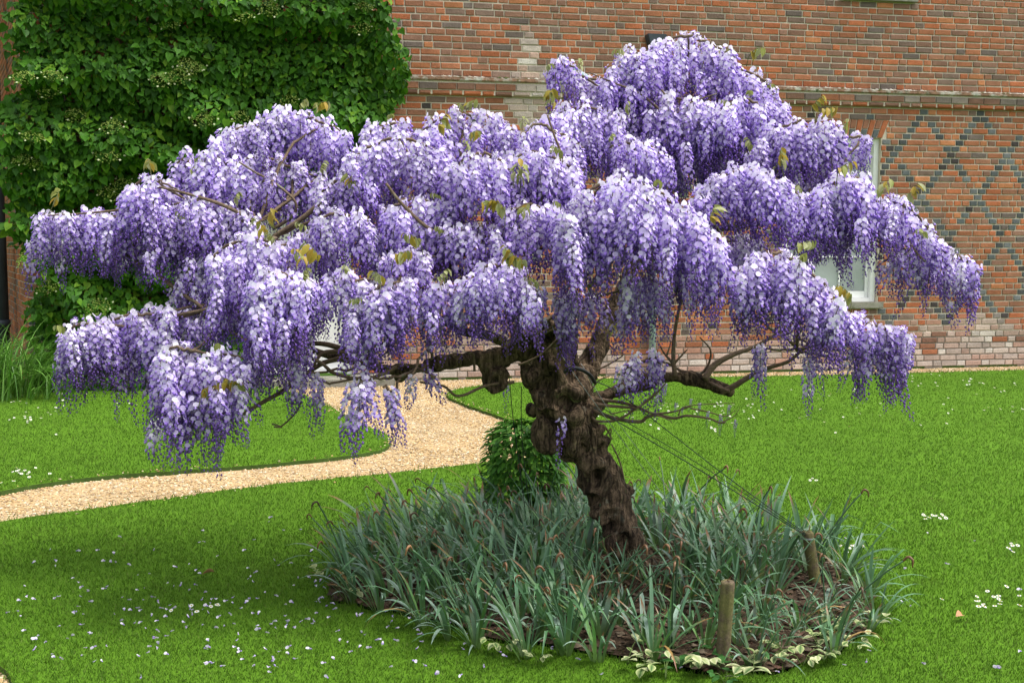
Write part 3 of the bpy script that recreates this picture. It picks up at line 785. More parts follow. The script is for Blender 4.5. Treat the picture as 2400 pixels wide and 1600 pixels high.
pb('branch', [(1550, 210), (1575, 245), (1585, 265), (1620, 240), (1680, 220)], 5.45, [.005, .003]); pb('branch', [(1283, 270), (1300, 320), (1315, 360), (1330, 420)], 5.0, [.004, .007])
pb('branch', [(1530, 400), (1620, 370), (1700, 340), (1770, 345), (1830, 330)], 5.7, [.012, .005]); pb('branch', [(1750, 305), (1810, 300), (1850, 305)], 5.7, [.004, .004])
pb('branch', [(1990, 500), (2040, 515), (2090, 535), (2130, 570), (2165, 610), (2200, 620), (2250, 625)], [5.1, 4.9], [.010, .003]); pb('branch', [(1500, 560), (1650, 540), (1800, 520), (1920, 500), (1990, 500)], [5.4, 5.1], [.02, .010], mat='bark')
pb('branch', [(2035, 505), (2060, 498)], 5.05, [.006, .003])
pb('branch', [(1200, 700), (1150, 660), (1050, 630), (960, 620)], [Yb, 4.8], [.02, .008], mat='bark'); pb('branch', [(330, 755), (380, 745), (470, 728), (560, 710)], [5.1, 5.0], [.006, .010])
pb('branch', [(345, 440), (380, 440), (440, 455), (520, 480), (600, 520)], [5.2, 5.1], [.004, .010]); pb('branch', [(370, 470), (290, 490), (200, 500), (110, 505)], [5.2, 5.1], [.007, .003])

# ---- flowers
PALE = np.array((.63, .51, .84)); WHITE = np.array((.90, .86, .94)); LIL = np.array((.53, .40, .80)); PUR = np.array((.33, .20, .66)); DEEP = np.array((.20, .10, .42)); STEM = np.array((.17, .15, .07))
NB = 7
def flower(g, at, d, size, openess, fade_highlight, roll):
    d = d / np.linalg.norm(d)
    up = np.array([0, 0, 1.0]); r = np.cross(d, up); r /= np.linalg.norm(r) + 1e-9; up = np.cross(r, d)
    ca, sa = math.cos(roll), math.sin(roll); r, up = r * ca + up * sa, up * ca - r * sa
    tone = RNG.uniform(-.12, .12)
    # keel and wings: a plump pod
    L = size * (.95 if openess > .3 else .8); wd = size * (.30 if openess > .3 else .27)
    kd = d * .80 - up * .55; kd /= np.linalg.norm(kd); ku = np.cross(r, kd)
    o = at
    V = [o, o + kd * L, o + kd * L * .55 + r * wd, o + kd * L * .55 - r * wd, o + kd * L * .5 + ku * wd * 1.1, o + kd * L * .6 - ku * wd * .9]
    kc = PUR * (1 - fade_highlight) + LIL * fade_highlight if openess > .3 else DEEP * (1 - openess * 1.4) + PUR * openess * 1.4
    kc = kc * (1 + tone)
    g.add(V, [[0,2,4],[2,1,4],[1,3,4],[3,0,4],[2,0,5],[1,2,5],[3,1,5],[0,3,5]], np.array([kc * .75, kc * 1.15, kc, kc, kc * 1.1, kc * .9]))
    if openess > .3:
        R = size * (.40 + .12 * openess)
        c = o + up * R * .72 + d * size * .18
        nd = d * .85 + up * .35; nd /= np.linalg.norm(nd); bu = np.cross(r, nd); bu /= np.linalg.norm(bu)
        pts = [c + nd * R * -.12]; ac = PALE * (1 - fade_highlight) + WHITE * fade_highlight; ac = ac * (1 + tone * .5); cols = [ac * .92]
        for k in range(NB):
            a = 2 * math.pi * (k + .5) / NB + .2
            rr = R * (1 + .10 * math.cos(2 * a) + RNG.uniform(-.1, .1))
            curl = -.28 * abs(math.cos(a)) * openess + .10
            pts.append(c + (r * math.cos(a) + bu * math.sin(a)) * rr + nd * R * (curl + RNG.uniform(-.1, .1)))
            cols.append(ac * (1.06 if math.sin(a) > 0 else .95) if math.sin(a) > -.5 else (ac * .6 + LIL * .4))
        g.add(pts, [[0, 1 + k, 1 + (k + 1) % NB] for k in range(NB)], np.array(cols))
def raceme(seed, L=.24, n=50, tipfrac=.35, wid=1.0, pale=0.0):
    global RNG
    keep = RNG; RNG = np.random.default_rng(seed); g = Geo()
    bend = RNG.uniform(-.14, .14, 2) * L
    def axis(t): return np.array([bend[0] * t * t, bend[1] * t * t, -L * t])
    V, T = tube(np.array([axis(t) for t in np.linspace(0, 1, 7)]), [.0018, .0007], 3, 0, False); g.add(V, T, STEM)
    o1 = .58 * (1 - tipfrac) + .06            # banners end here, plump pods follow, then small buds
    for i in range(n):
        t = ((i + RNG.uniform(-.4, .4)) / n); t = max(0, min(.995, t)) ** 1.0
        a = i * 2.399 + RNG.uniform(-.5, .5)
        if t < o1: op = 1.0 - .35 * RNG.uniform(0, 1) * t / o1
        else: op = max(0, .42 * (1 - (t - o1) / (1 - o1) * 1.02) + RNG.uniform(-.06, .06))
        taper = 1 if t < .55 else 1 - .62 * ((t - .55) / .45)
        size = .0222 * (1 if op > .3 else .62 + 1.25 * op) * RNG.uniform(.8, 1.12)
        if t > .92: size *= .65
        pl = .0235 * taper * RNG.uniform(.7, 1.3) * wid
        out = np.array([math.cos(a), math.sin(a), 0]); at0 = axis(t)
        drop = -.15 + .5 * (1 - op)
        at = at0 + (out + np.array([0, 0, -drop])) * pl
        sd = np.cross(out, [0, 0, 1]) * .0008
        g.add([at0 - sd, at0 + sd, at], [[0, 1, 2]], STEM * 1.1 if op > .3 else np.array((.17, .10, .10)))
        fade_highlight = np.clip((.75 + .55 * pale) - t / o1 * (1.15 - .45 * pale), 0, 1) * RNG.uniform(.75, 1.15)  # upper flowers whitened in colour: real fading plus a painted highlight
        flower(g, at, out + np.array([0, 0, .02 + RNG.uniform(-.25, .25) - .9 * (1 - op)]), size, op, min(1, fade_highlight), RNG.uniform(-.35, .35))
    RNG = keep
    return g.arrays()
VAR = []
for k in range(10):                           # 0-5 fuller purple ones, 6-9 paler ones with the top highlight painted in
    VAR.append((raceme(100 + k, .235 + .03 * (k % 4), 62 + 5 * (k % 3), (.38, .48, .42, .56)[k % 4] if k < 6 else .28, 1.0, 0.0 if k < 6 else 1.0), .235 + .03 * (k % 4)))
for k in range(4):                            # short ones, two pale
    VAR.append((raceme(200 + k, .17, 42, .4 if k < 2 else .2, 1.0, 0.0 if k < 2 else 1.0), .17))
for k in range(3):                            # slender bud-only racemes
    VAR.append((raceme(300 + k, .27, 40, .92, .62), .27))
VMESH = [tri_mesh('flower_raceme', *v[0]) for v in VAR]
for m in VMESH: m.materials.append(M['petal'])

# lobes: ridge (overview pixels), depth, hang in pixels, half depth, hub
LOBES = [
 ([(372, 815), (392, 790), (440, 795), (500, 800), (560, 815)], 4.45, 295, .13),
 ([(578, 660), (600, 625), (650, 618), (700, 650)], 4.45, 235, .14),
 ([(700, 650), (740, 640), (800, 632), (838, 650)], 4.55, 140, .13),
 ([(805, 700), (850, 665), (900, 640), (960, 635)], 4.45, 200, .14),
 ([(960, 650), (1010, 650), (1055, 680)], 4.5, 140, .12),
 ([(1065, 650), (1100, 610), (1150, 598), (1195, 620), (1235, 660)], 4.45, 175, .15),
 ([(1285, 690), (1310, 672), (1340, 680)], 4.65, 135, .07),
 ([(1350, 670), (1390, 660)], 4.75, 100, .07),
 ([(1295, 500), (1330, 450), (1390, 410), (1450, 405), (1510, 430)], 4.5, 290, .20),
 ([(1510, 430), (1560, 470), (1610, 500), (1660, 550)], 4.55, 270, .18),
 ([(1430, 640), (1480, 630), (1530, 650)], 4.6, 150, .12),
 ([(1600, 445), (1650, 400), (1720, 380), (1790, 405), (1842, 450)], 4.85, 170, .18),
 ([(1610, 560), (1690, 540), (1760, 560)], 5.0, 150, .16),
 ([(1690, 620), (1740, 585), (1790, 572), (1840, 600), (1890, 640), (1925, 690)], 4.55, 215, .16),
 ([(1850, 460), (1910, 410), (1970, 400), (2000, 440)], 4.95, 200, .17),
 ([(1990, 460), (2050, 450), (2100, 480), (2140, 530)], 5.0, 150, .15),
 ([(2130, 545), (2180, 570), (2220, 590), (2252, 625)], 4.9, 115, .10),
 ([(1850, 530), (1910, 515), (1950, 528)], 5.1, 90, .12),
 ([(2030, 590), (2080, 580), (2140, 600)], 5.1, 90, .12),
 ([(1925, 715), (1980, 730), (2040, 745), (2085, 770)], 4.75, 110, .11),
 ([(1725, 345), (1770, 300), (1830, 270), (1890, 270), (1940, 300)], 5.35, 160, .16),
 ([(1940, 305), (1975, 308), (1996, 325)], 5.35, 90, .08),
 ([(1780, 400), (1850, 380), (1920, 370)], 5.4, 130, .15),
 ([(1258, 160), (1285, 135), (1320, 145)], 5.5, 105, .08),
 ([(1390, 175), (1430, 125), (1470, 112), (1510, 120)], 5.65, 190, .16),
 ([(1500, 120), (1540, 80), (1580, 75), (1640, 95), (1690, 125)], 5.8, 210, .20),
 ([(1690, 150), (1740, 165), (1780, 205), (1800, 250)], 5.8, 170, .16),
 ([(1330, 165), (1380, 180), (1430, 200)], 5.7, 170, .13),
 ([(1260, 265), (1310, 240), (1370, 240), (1440, 260)], 5.45, 190, .18),
 ([(1440, 240), (1520, 210), (1600, 230), (1680, 250)], 5.6, 200, .18),
 ([(1660, 230), (1720, 220), (1770, 260)], 5.6, 170, .15),
 ([(1520, 330), (1600, 320), (1680, 340), (1740, 350)], 5.75, 170, .15),
 ([(1400, 330), (1470, 320), (1540, 350)], 5.3, 160, .15),
 ([(1200, 300), (1240, 275), (1290, 300), (1340, 330)], 5.2, 190, .17),
 ([(1150, 370), (1220, 340), (1290, 360), (1330, 400)], 4.95, 210, .17),
 ([(960, 300), (1010, 265), (1060, 255), (1130, 262), (1180, 290)], 5.4, 170, .17),
 ([(840, 300), (890, 275), (940, 290)], 5.5, 140, .13),
 ([(800, 360), (850, 325), (920, 310), (990, 330), (1030, 360)], 5.1, 200, .18),
 ([(1030, 390), (1080, 350), (1130, 345), (1170, 380)], 4.85, 200, .17),
 ([(1160, 480), (1220, 460), (1290, 480)], 4.75, 190, .16),
 ([(1020, 540), (1070, 510), (1130, 520), (1180, 550)], 4.75, 150, .15),
 ([(880, 480), (940, 450), (1010, 460), (1040, 500)], 4.85, 190, .17),
 ([(720, 500), (770, 480), (830, 495), (870, 540)], 4.75, 150, .15),
 ([(640, 560), (700, 530), (760, 560)], 4.8, 130, .14),
 ([(870, 590), (930, 570), (1000, 580)], 4.65, 110, .12),
 ([(740, 430), (800, 390), (870, 400)], 5.0, 150, .15),
 ([(495, 320), (540, 290), (590, 275), (640, 248)], 5.5, 180, .17),
 ([(630, 252), (690, 255), (750, 275), (800, 300)], 5.5, 160, .17),
 ([(540, 370), (600, 350), (680, 380), (740, 400)], 5.35, 190, .17),
 ([(400, 375), (425, 355), (445, 375)], 5.45, 150, .07),
 ([(440, 400), (480, 340), (520, 370), (560, 410)], 5.4, 200, .15),
 ([(285, 440), (320, 410), (360, 405), (410, 430)], 5.2, 190, .15),
 ([(400, 460), (460, 450), (540, 470), (600, 500)], 5.2, 190, .17),
 ([(85, 500), (115, 480), (165, 490)], 5.15, 130, .10),
 ([(165, 495), (225, 485), (285, 490)], 5.2, 145, .12),
 ([(290, 500), (350, 490), (420, 510)], 5.2, 150, .14),
 ([(420, 530), (470, 560), (500, 600)], 5.25, 180, .13),
 ([(480, 590), (520, 555), (570, 540), (630, 560)], 4.7, 210, .16),
 ([(480, 680), (530, 660), (580, 690)], 4.75, 130, .13),
 ([(148, 760), (180, 735), (240, 735)], 4.95, 170, .11),
 ([(230, 735), (290, 715), (350, 710), (400, 700)], 5.05, 240, .13),
 ([(400, 640), (430, 630), (470, 660)], 5.2, 100, .10),
 ([(410, 720), (450, 710), (490, 730)], 5.15, 110, .10),
 ([(560, 800), (620, 760), (690, 770)], 4.7, 125, .11),
 ([(590, 840), (640, 830)], 4.75, 70, .06),
 ([(680, 840), (705, 845)], 4.6, 120, .05), ([(725, 860), (760, 870)], 4.6, 120, .05),
 ([(820, 880), (845, 860)], 4.35, 190, .04), ([(880, 880), (905, 890)], 4.4, 160, .04), ([(935, 850), (945, 855)], 4.6, 95, .03), ([(990, 850), (1000, 855)], 4.7, 85, .03),
 ([(1430, 850), (1450, 830), (1500, 810), (1515, 825)], 4.95, 85, .05),
 ([(1735, 800), (1760, 790)], 4.85, 110, .05), ([(1840, 800), (1880, 790)], 4.75, 130, .06),
 ([(1960, 770), (2020, 770), (2085, 785)], 4.8, 150, .06),
]
HUBS = [np.array(P(1885, 492, 5.15)), np.array(P(630, 548, 5.0)), np.array(P(1040, 590, 4.75)), np.array(P(470, 712, 5.05)), np.array(P(590, 512, 5.1)), np.array(P(1830, 800, 4.85)), np.array(P(1560, 250, 5.75)), np.array(P(985, 838, Yb - .15)), np.array(P(1190, 770, Yb - .2)), np.array(P(1475, 560, YT + .4)), np.array(P(1550, 350, YT + .6)), np.array(P(1675, 898, Yb - .05)), np.array(P(1430, 660, YT + .3))]
PLACED = []                                    # (position local, yaw, tilt, roll, variant, scale, score)
def seg_len(R): return sum(math.dist(R[i], R[i + 1]) for i in range(len(R) - 1))
for li, (R, Y_, hang, hw) in enumerate(LOBES):
    Lp = seg_len(R); Q = catmull([(p[0], p[1], 0) for p in R], 10)
    # the carrying branch along the ridge and the limb that feeds it
    pts = [P(p[0], p[1] + 10, Y_ + .03 * math.sin(3 * i)) for i, p in enumerate(R)]
    branch('branch', pts, [.0055, .0075, .0035], wob=.1, jit=.004, n=6, segs=6)
    mid = np.array(pts[len(pts) // 2]); hub = min(HUBS, key=lambda h: np.linalg.norm(h - mid))
    via = (mid * .5 + hub * .5) + np.array([0, .10, -.05 + .05 * random.random()])
    branch('limb', [hub, via + RNG.normal(0, .05, 3), mid], [.008, .007, .005], wob=.1, jit=.004, n=7, segs=6)
    px_per_m = F / Y_ / S; rl = .25 * px_per_m
    rows = max(1, int(round((hang - rl * .55) / (rl * .42))) + 1)
    n_row = max(2, int(Lp / 20)) if Lp > 50 else 1
    for r in range(rows):
        f = r / max(1, rows - 1) if rows > 1 else 0
        for k in range(n_row):
            t = (k + RNG.uniform(0, 1)) / n_row; q = Q[min(len(Q) - 1, int(t * (len(Q) - 1)))]
            off = RNG.uniform(-hw, hw) if r == 0 else RNG.normal(-hw * .35 * f, hw * .6)
            dome = (abs(off) / hw) ** 2 * .05 if hw > .08 else 0
            drop = f * max(0, hang - rl) / px_per_m * RNG.uniform(.55, 1.0) + dome + (RNG.uniform(-.035, .045) if r == 0 else RNG.uniform(-.03, .03))
            edge = (1 - .72 * abs(2 * t - 1) ** 1.7) * (.80 + .30 * math.cos(6.28 * t * Lp / 62 + li * 1.7))
            p = P(q[0] + RNG.uniform(-8, 8), q[1] + 4, Y_ + off); p.z -= drop * edge
            want = min(.30, max(.14, (hang / px_per_m - drop) * RNG.uniform(.85, 1.05)))
            pl_ = r == 0 or (r == 1 and rows > 3 and random.random() < .4)  # crest rows take pale racemes, painting the lobe's lit top
            if want < .17: vi = random.choice([12, 13] if pl_ and random.random() < .7 else [10, 11])
            elif pl_ and random.random() < .75: vi = random.choice([6, 7, 8, 9])
            else: vi = random.choice(list(range(6)) + ([14, 15, 16] if random.random() < .3 else []))
            s_ = np.clip(want / VAR[vi][1], .75, 1.15) * RNG.uniform(.94, 1.06)
            PLACED.append((tl(p), RNG.uniform(0, 6.28), RNG.normal(0, .13), RNG.normal(0, .13), vi, s_, -(Y_ + off) - .25 * (r > 0) + RNG.uniform(-.3, .3)))
    # thin trailing tips below the curtain
    if hang > 80:
        for k in range(int(Lp / 24)):
            t = RNG.uniform(.03, .97); q = Q[int(t * (len(Q) - 1))]
            p = P(q[0] + RNG.uniform(-8, 8), q[1] + 4, Y_ + RNG.uniform(-hw, hw * .6)); p.z -= max(0, hang / px_per_m - .225) * RNG.uniform(.8, 1.2) * (1 - .72 * abs(2 * t - 1) ** 1.7)
            PLACED.append((tl(p), RNG.uniform(0, 6.28), RNG.normal(0, .1), RNG.normal(0, .1), random.choice([14, 15, 16]), RNG.uniform(.8, 1.15), -6))
    # small flowering spurs that stand up or outward on the ridge
    for k in range(int(Lp / 42)):
        t = random.random(); q = Q[int(t * (len(Q) - 1))]
        p = P(q[0], q[1] + 2, Y_ + RNG.uniform(-hw, hw) * .7)
        PLACED.append((tl(p), RNG.uniform(0, 6.28), RNG.uniform(.7, 2.0), RNG.normal(0, .3), random.choice([12, 13]), RNG.uniform(.35, .6), -9))
# stray racemes between the clusters
for _ in range(150):
    (R, Y_, hang, hw) = random.choice(LOBES[:64]); Q = catmull([(p[0], p[1], 0) for p in R], 8); q = Q[random.randrange(len(Q))]
    p = P(q[0] + RNG.uniform(-25, 25), q[1] + RNG.uniform(.1, .55) * hang, Y_ + RNG.uniform(-.02, hw * 1.6))
    PLACED.append((tl(p), RNG.uniform(0, 6.28), RNG.normal(0, .2), RNG.normal(0, .2), random.randrange(14), RNG.uniform(.7, 1.05), -7))
# single small sprays: on the trunk, by the burl, along the low twigs
for (x, y, Y_, vi, s_) in [(1318, 985, YT - .42, 14, .85), (1188, 890, YT - .2, 15, .6), (1640, 945, Yb - .2, 16, .3), (1660, 965, Yb - .2, 14, .3), (1690, 975, Yb - .2, 15, .35), (1620, 935, Yb - .2, 14, .25), (1710, 950, Yb - .2, 16, .3), (1560, 900, Yb - .2, 15, .4), (1540, 925, Yb - .2, 14, .4), (1585, 945, Yb - .2, 14, .25), (1725, 985, Yb - .2, 15, .3), (1600, 955, Yb - .2, 16, .2)]:
    PLACED.append((tl(dpt(x, y, Y_)), random.random() * 6, .15, .1, vi, s_, -3.9))
print('racemes', len(PLACED))
orderp = sorted(range(len(PLACED)), key=lambda i: -PLACED[i][6])
top = set(orderp[:300])
gv, gt, gc, nn = [], [], [], 0
for i, (p, yaw, a, b, vi, s_, _) in enumerate(PLACED):
    R3 = Matrix.Rotation(yaw, 3, 'Z') ; R3 = Matrix.Rotation(a, 3, 'X') @ Matrix.Rotation(b, 3, 'Y') @ R3
    if i in top:
        o = link('flower_raceme', VMESH[vi], tree)
        o.matrix_local = Matrix.Translation(p) @ R3.to_4x4() @ Matrix.Scale(s_, 4)
    else:
        V, T, C = VAR[vi][0]
        gv.append(V @ np.array(R3 * s_).T + np.array(p)); gt.append(T + nn); nn += len(V)
        gc.append(C * RNG.uniform(.9, 1.1))
me = tri_mesh('blossom', np.vstack(gv), np.vstack(gt), np.vstack(gc)); me.materials.append(M['petal'])
tag(link('blossom', me, tree), kind='stuff')
print('TRIS', sum(len(m.loops) - 2 * len(m.polygons) for m in bpy.data.meshes))
print('blossom tris', len(me.polygons))

# ---- young bronze leaves
def leaf_strip(L, W, fold, droop, col, tip=None, n=4, round_=1.0):
    V, T, C = [], [], []
    for i in range(n + 1):
        t = i / n; wd = W * math.sin(math.pi * (t ** round_ * .94 + .04)) ; 
        y = L * t; z = -droop * t * t
        V += [[-wd, y, z + fold * wd], [0, y, z], [wd, y, z + fold * wd]]
        c = np.array(col) if tip is None else np.array(col) * (1 - t) + np.array(tip) * t
        C += [c, c * .85, c]
        if i:
            q = 3 * i
            T += [[q - 3, q - 2, q], [q - 2, q + 1, q], [q - 2, q - 1, q + 1], [q - 1, q + 2, q + 1]]
    return np.array(V), np.array(T), np.array(C)
LFM = []; SPN = 0
for c in [(.34, .27, .035), (.27, .30, .08), (.40, .28, .04), (.36, .38, .17)]:
    me = tri_mesh('leaflet', *leaf_strip(.050, .013, .5, .012, c)); me.materials.append(M['young_leaf']); LFM.append(me)
for (x, y, Y_) in [(1100, 478, 4.55), (1160, 490, 4.55), (1190, 500, 4.6), (730, 600, 4.4), (700, 605, 4.45), (1205, 612, 4.4), (1185, 605, 4.4), (875, 648, 4.4), (965, 562, 4.6), (1255, 228, 5.2), (1265, 245, 5.2), (1830, 572, 4.5), (1955, 690, 4.65), (1940, 705, 4.65), (345, 388, 5.2), (125, 470, 5.1),
                   (1182, 408, 4.8), (1195, 420, 4.8), (812, 432, 4.9), (1868, 255, 5.3), (1885, 262, 5.3), (1925, 400, 4.9), (2025, 442, 4.95), (2088, 458, 4.95), (1722, 130, 5.75), (1078, 318, 5.0), (625, 515, 4.9), (545, 890, 4.35), (465, 908, 4.35), (1640, 512, 4.5), (905, 600, 4.5), (720, 250, 5.45), (1075, 250, 5.35), (560, 890, 4.35), (1400, 760, 5.2), (1795, 380, 4.8), (1010, 300, 5.0), (610, 540, 4.7)] + [(q[0], q[1] - 2, y - .02) for (R_, y, h_, w_) in LOBES[:62] for q in [random.choice(R_)] if random.random() < .75]:
    sp = bpy.data.objects.new('leaf_spray', None); COL.objects.link(sp); sp.parent = tree
    sp.location = tl(P(x, y - 4, Y_ - .10)); small = 1 if SPN < 38 else random.uniform(.5, .75); SPN += 1; sp.scale = [small] * 3; sp.rotation_euler = (random.uniform(-.5, .5), random.uniform(-.5, .5), random.random() * 6.28)
    st = [(0, 0, -.06), (0, .0, 0), (0, .03, .04), (0, .06, .05)]
    V, T = tube(catmull(st, 4), [.002, .001], 4); link('leaf_stalk', tri_mesh('leaf_stalk', V, T, np.tile((.16, .17, .06), (len(V), 1))), sp, M['young_leaf'])
    for k in range(7):
        o = link('leaflet', random.choice(LFM if small == 1 else LFM[1::2]), sp); t = k / 6
        o.location = (0, .055 * t, .02 + .035 * t)
        o.rotation_euler = (-.9 + random.uniform(-.4, .3), random.uniform(-.3, .3), (1 if k % 2 else -1) * random.uniform(.6, 1.4) if k < 6 else 0)
        o.scale = [random.uniform(.7, 1.15)] * 3

# ================================================================== CLIMBING HYDRANGEA ON THE WALL
def frames(N_, down=None):                  # per-leaf frame: n = normal, t = tip direction
    N_ = N_ / np.linalg.norm(N_, axis=1)[:, None]
    d = np.tile(np.array([0, 0, -1.0]), (len(N_), 1)) if down is None else down
    t = d - N_ * (d * N_).sum(1)[:, None]; t /= np.linalg.norm(t, axis=1)[:, None] + 1e-9
    s = np.cross(t, N_)
    return s, t, N_
def place_leaves(V0, T0, C0, Pn, s, t, n, size, tint):
    k = len(Pn)
    W_ = Pn[:, None, :] + size[:, None, None] * (V0[None, :, 0:1] * s[:, None, :] + V0[None, :, 1:2] * t[:, None, :] + V0[None, :, 2:3] * n[:, None, :])
    T_ = T0[None] + (np.arange(k) * len(V0))[:, None, None]
    C_ = C0[None] * tint[:, None, :]
    return W_.reshape(-1, 3), T_.reshape(-1, 3), C_.reshape(-1, 3)
def heart_leaf():
    out = [(0, .0, 0), (-.30, -.10, .10), (-.47, .18, .13), (-.40, .50, .08), (-.18, .82, .0), (0, 1.08, -.12), (.18, .82, .0), (.40, .50, .08), (.47, .18, .13), (.30, -.10, .10)]
    V = np.array([(0, .38, -.03)] + out); n = len(out)
    T = np.array([[0, 1 + k, 1 + (k + 1) % n] for k in range(n)]); C = np.array([(.9, .9, .9)] + [(1, 1, 1)] * n)
    return V, T[:, ::-1], C
HV, HT, HC = heart_leaf()
HY_PX = [(25, -90), (860, -90), (900, 10), (925, 80), (955, 140), (958, 190), (925, 235), (915, 300), (860, 400), (760, 450), (600, 480), (585, 600), (575, 800), (560, 925), (110, 935), (75, 800), (62, 720), (110, 640), (100, 605), (60, 588), (20, 570), (18, 480), (8, 420), (0, 340), (10, 230), (45, 170), (30, 100)]
HYP = [wuz(px, py, .32) for px, py in HY_PX]
hyb = wpos(wuz(300, 880, .3)[0], 0, .25)
hyd = empty('climbing_hydrangea', hyb, TH, 'dense dark green climbing hydrangea smothering the left end of the brick house', 'climber')
hu0 = wuz(300, 880, .3)[0]
def hdepth(u, z):
    n1 = noise.noise(Vector((u * .7, z * .9, 4))); n2 = noise.noise(Vector((u * 2.1, z * 2.4, 9)))
    ph = (z / .78 + .9 * n1 + .12 * u) % 1.0
    return   .17 + .42 * max(0, math.sin(math.pi * ph ** .75)) * (.75 + .6 * n2) + .10 * noise.noise(Vector((u * 4.5, z * 4.5, 1)))
us_, zs_ = [p[0] for p in HYP], [p[1] for p in HYP]
n = 42000
U = RNG.uniform(min(us_), max(us_), n); Z = RNG.uniform(0.02, max(zs_), n)
ok = pip(HYP, U + RNG.normal(0, .05, n), Z + RNG.normal(0, .05, n)) & (Z > .03); U, Z = U[ok][:23000], Z[ok][:23000]
D = np.array([hdepth(u, z) for u, z in zip(U, Z)])
jit = RNG.uniform(-1, 0, len(U)) ** 3 * .22
lay = RNG.uniform(0, 1, len(U)) < .25
Dp = np.where(lay, RNG.uniform(.03, .2, len(U)), D + jit + RNG.uniform(-.02, .03, len(U)))
Dp = np.maximum(Dp, .03)
gx = np.array([(hdepth(u + .04, z) - hdepth(u - .04, z)) / .08 for u, z in zip(U, Z)]); gz = np.array([(hdepth(u, z + .04) - hdepth(u, z - .04)) / .08 for u, z in zip(U, Z)])
# local frame of hydrangea: x along wall, y into the wall, origin at hu0 / .25 out
PL = np.stack([U - hu0, .25 - Dp, Z], -1)
Nl = np.stack([-gx * .6 + RNG.normal(0, .6, len(U)), -np.ones(len(U)), -gz * .5 + .45 + RNG.normal(0, .55, len(U))], -1)
s, t, nn_ = frames(Nl, np.stack([RNG.normal(0, .6, len(U)), np.full(len(U), -.25), np.full(len(U), -1.0)], -1))
size = RNG.uniform(.036, .096, len(U))
base_c = np.array([(.042, .135, .009), (.056, .17, .010), (.09, .215, .012), (.026, .09, .008), (.135, .265, .016)])
tint = base_c[RNG.choice(5, len(U), p=[.34, .28, .14, .18, .06])] * RNG.uniform(.8, 1.2, (len(U), 1))
PXY = np.array([project(wpos(u, z, d)) for u, z, d in zip(U, Z, Dp)])
score = size * (~lay) + Dp * .06 + 0 * U
score[(PXY[:, 0] < 20) | (PXY[:, 0] > 930) | (PXY[:, 1] < 8)] = -1
score[(PXY[:, 1] > 240 - .35 * (PXY[:, 0] - 900)) & (PXY[:, 0] > 180)] = -1
score[(PXY[:, 1] > 460)] = -1
pick = np.zeros(len(U), bool); pick[np.argsort(-score)[:300]] = True
me = tri_mesh('leaves', *place_leaves(HV, HT, HC, PL[~pick], s[~pick], t[~pick], nn_[~pick], size[~pick], tint[~pick])); me.materials.append(M['leaf'])
tag(link('foliage', me, hyd), kind='stuff')
HM = []
for k in range(6):
    m_ = tri_mesh('leaf', HV, HT, HC * (base_c[k % 5] * (1 if k < 5 else 1.2))[None]); m_.materials.append(M['leaf']); HM.append(m_)
for i in np.where(pick)[0]:
    o = link('leaf', HM[random.choice([0, 0, 1, 1, 2, 3, 5])], hyd)
    m4 = Matrix([[s[i][0], t[i][0], nn_[i][0], 0], [s[i][1], t[i][1], nn_[i][1], 0], [s[i][2], t[i][2], nn_[i][2], 0], [0, 0, 0, 1]])
    o.matrix_local = Matrix.Translation(PL[i]) @ m4 @ Matrix.Scale(size[i], 4)
# woody stems
for k in range(7):
    x0 = random.uniform(-.8, 1.0); pts = [(x0, .12, -.02)]
    for q in range(1, 7): pts.append((x0 * (1 + .12 * q) + random.uniform(-.25, .25), .17 + random.uniform(-.06, .04), q * .62))
    V, T = tube(catmull(pts, 5), [.03, .008], 7, .1); link('stem', tri_mesh('stem', V, T), hyd, M['twig'])
# lacecap flower heads
HEADS = []
for sd in range(3):
    g = Geo()
    for k in range(90):
        a = random.random() * 6.28; r = math.sqrt(random.random()); s0 = random.uniform(.006, .011)
        c = np.array([math.cos(a) * r * .125, math.sin(a) * r * .125, .045 * (1 - r * r) + random.uniform(-.01, .01)])
        V = np.array([[1,0,0],[-1,0,0],[0,1,0],[0,-1,0],[0,0,1],[0,0,-1]]) * s0 + c
        g.add(V, OCT_T, np.array(random.choice([(.24, .33, .05), (.32, .40, .09), (.18, .27, .04)])))
    for k in range(5):
        a = k * 1.3 + random.random(); r = .125 + random.uniform(-.01, .03); c = np.array([math.cos(a) * r, math.sin(a) * r, .012 + random.uniform(-.01, .02)]); q = .013
        g.add([c + (q, 0, 0), c + (0, q, .003), c - (q, 0, 0), c - (0, q, .003)], [[0, 1, 2], [0, 2, 3]], (.50, .56, .30))
    for k in range(10):
        a = random.random() * 6.28; V, T = tube([(0, 0, -.09), (math.cos(a) * .05, math.sin(a) * .05, -.02), (math.cos(a) * .1, math.sin(a) * .1, .01)], .002, 3, 0, False); g.add(V, T, (.10, .17, .03))
    m_ = g.mesh('flower_head'); m_.materials.append(M['young_leaf']); HEADS.append(m_)
for (zx, zy) in [(1540, 55), (1400, 105), (970, 130), (2090, 40), (2070, 150), (280, 515), (320, 450), (150, 450), (930, 465), (1030, 445), (1110, 385), (420, 650), (650, 735), (1170, 700), (1380, 665), (1650, 572), (625, 900), (200, 795), (120, 915), (690, 1060), (615, 1110), (190, 935), (180, 1490), (1000, 1170), (1080, 380), (700, 1330), (265, 1650), (560, 1760)]:
    px, py = zx / 2.45, zy / 2.45
    u, z = wuz(px, py, .45); o = link('flower_head', random.choice(HEADS), hyd)
    o.location = (u - hu0, .25 - hdepth(u, z) - .05, z); o.rotation_euler = (random.uniform(.5, .95), random.uniform(-.3, .3), random.uniform(-.3, .3)); o.scale = [random.uniform(.8, 1.15)] * 3

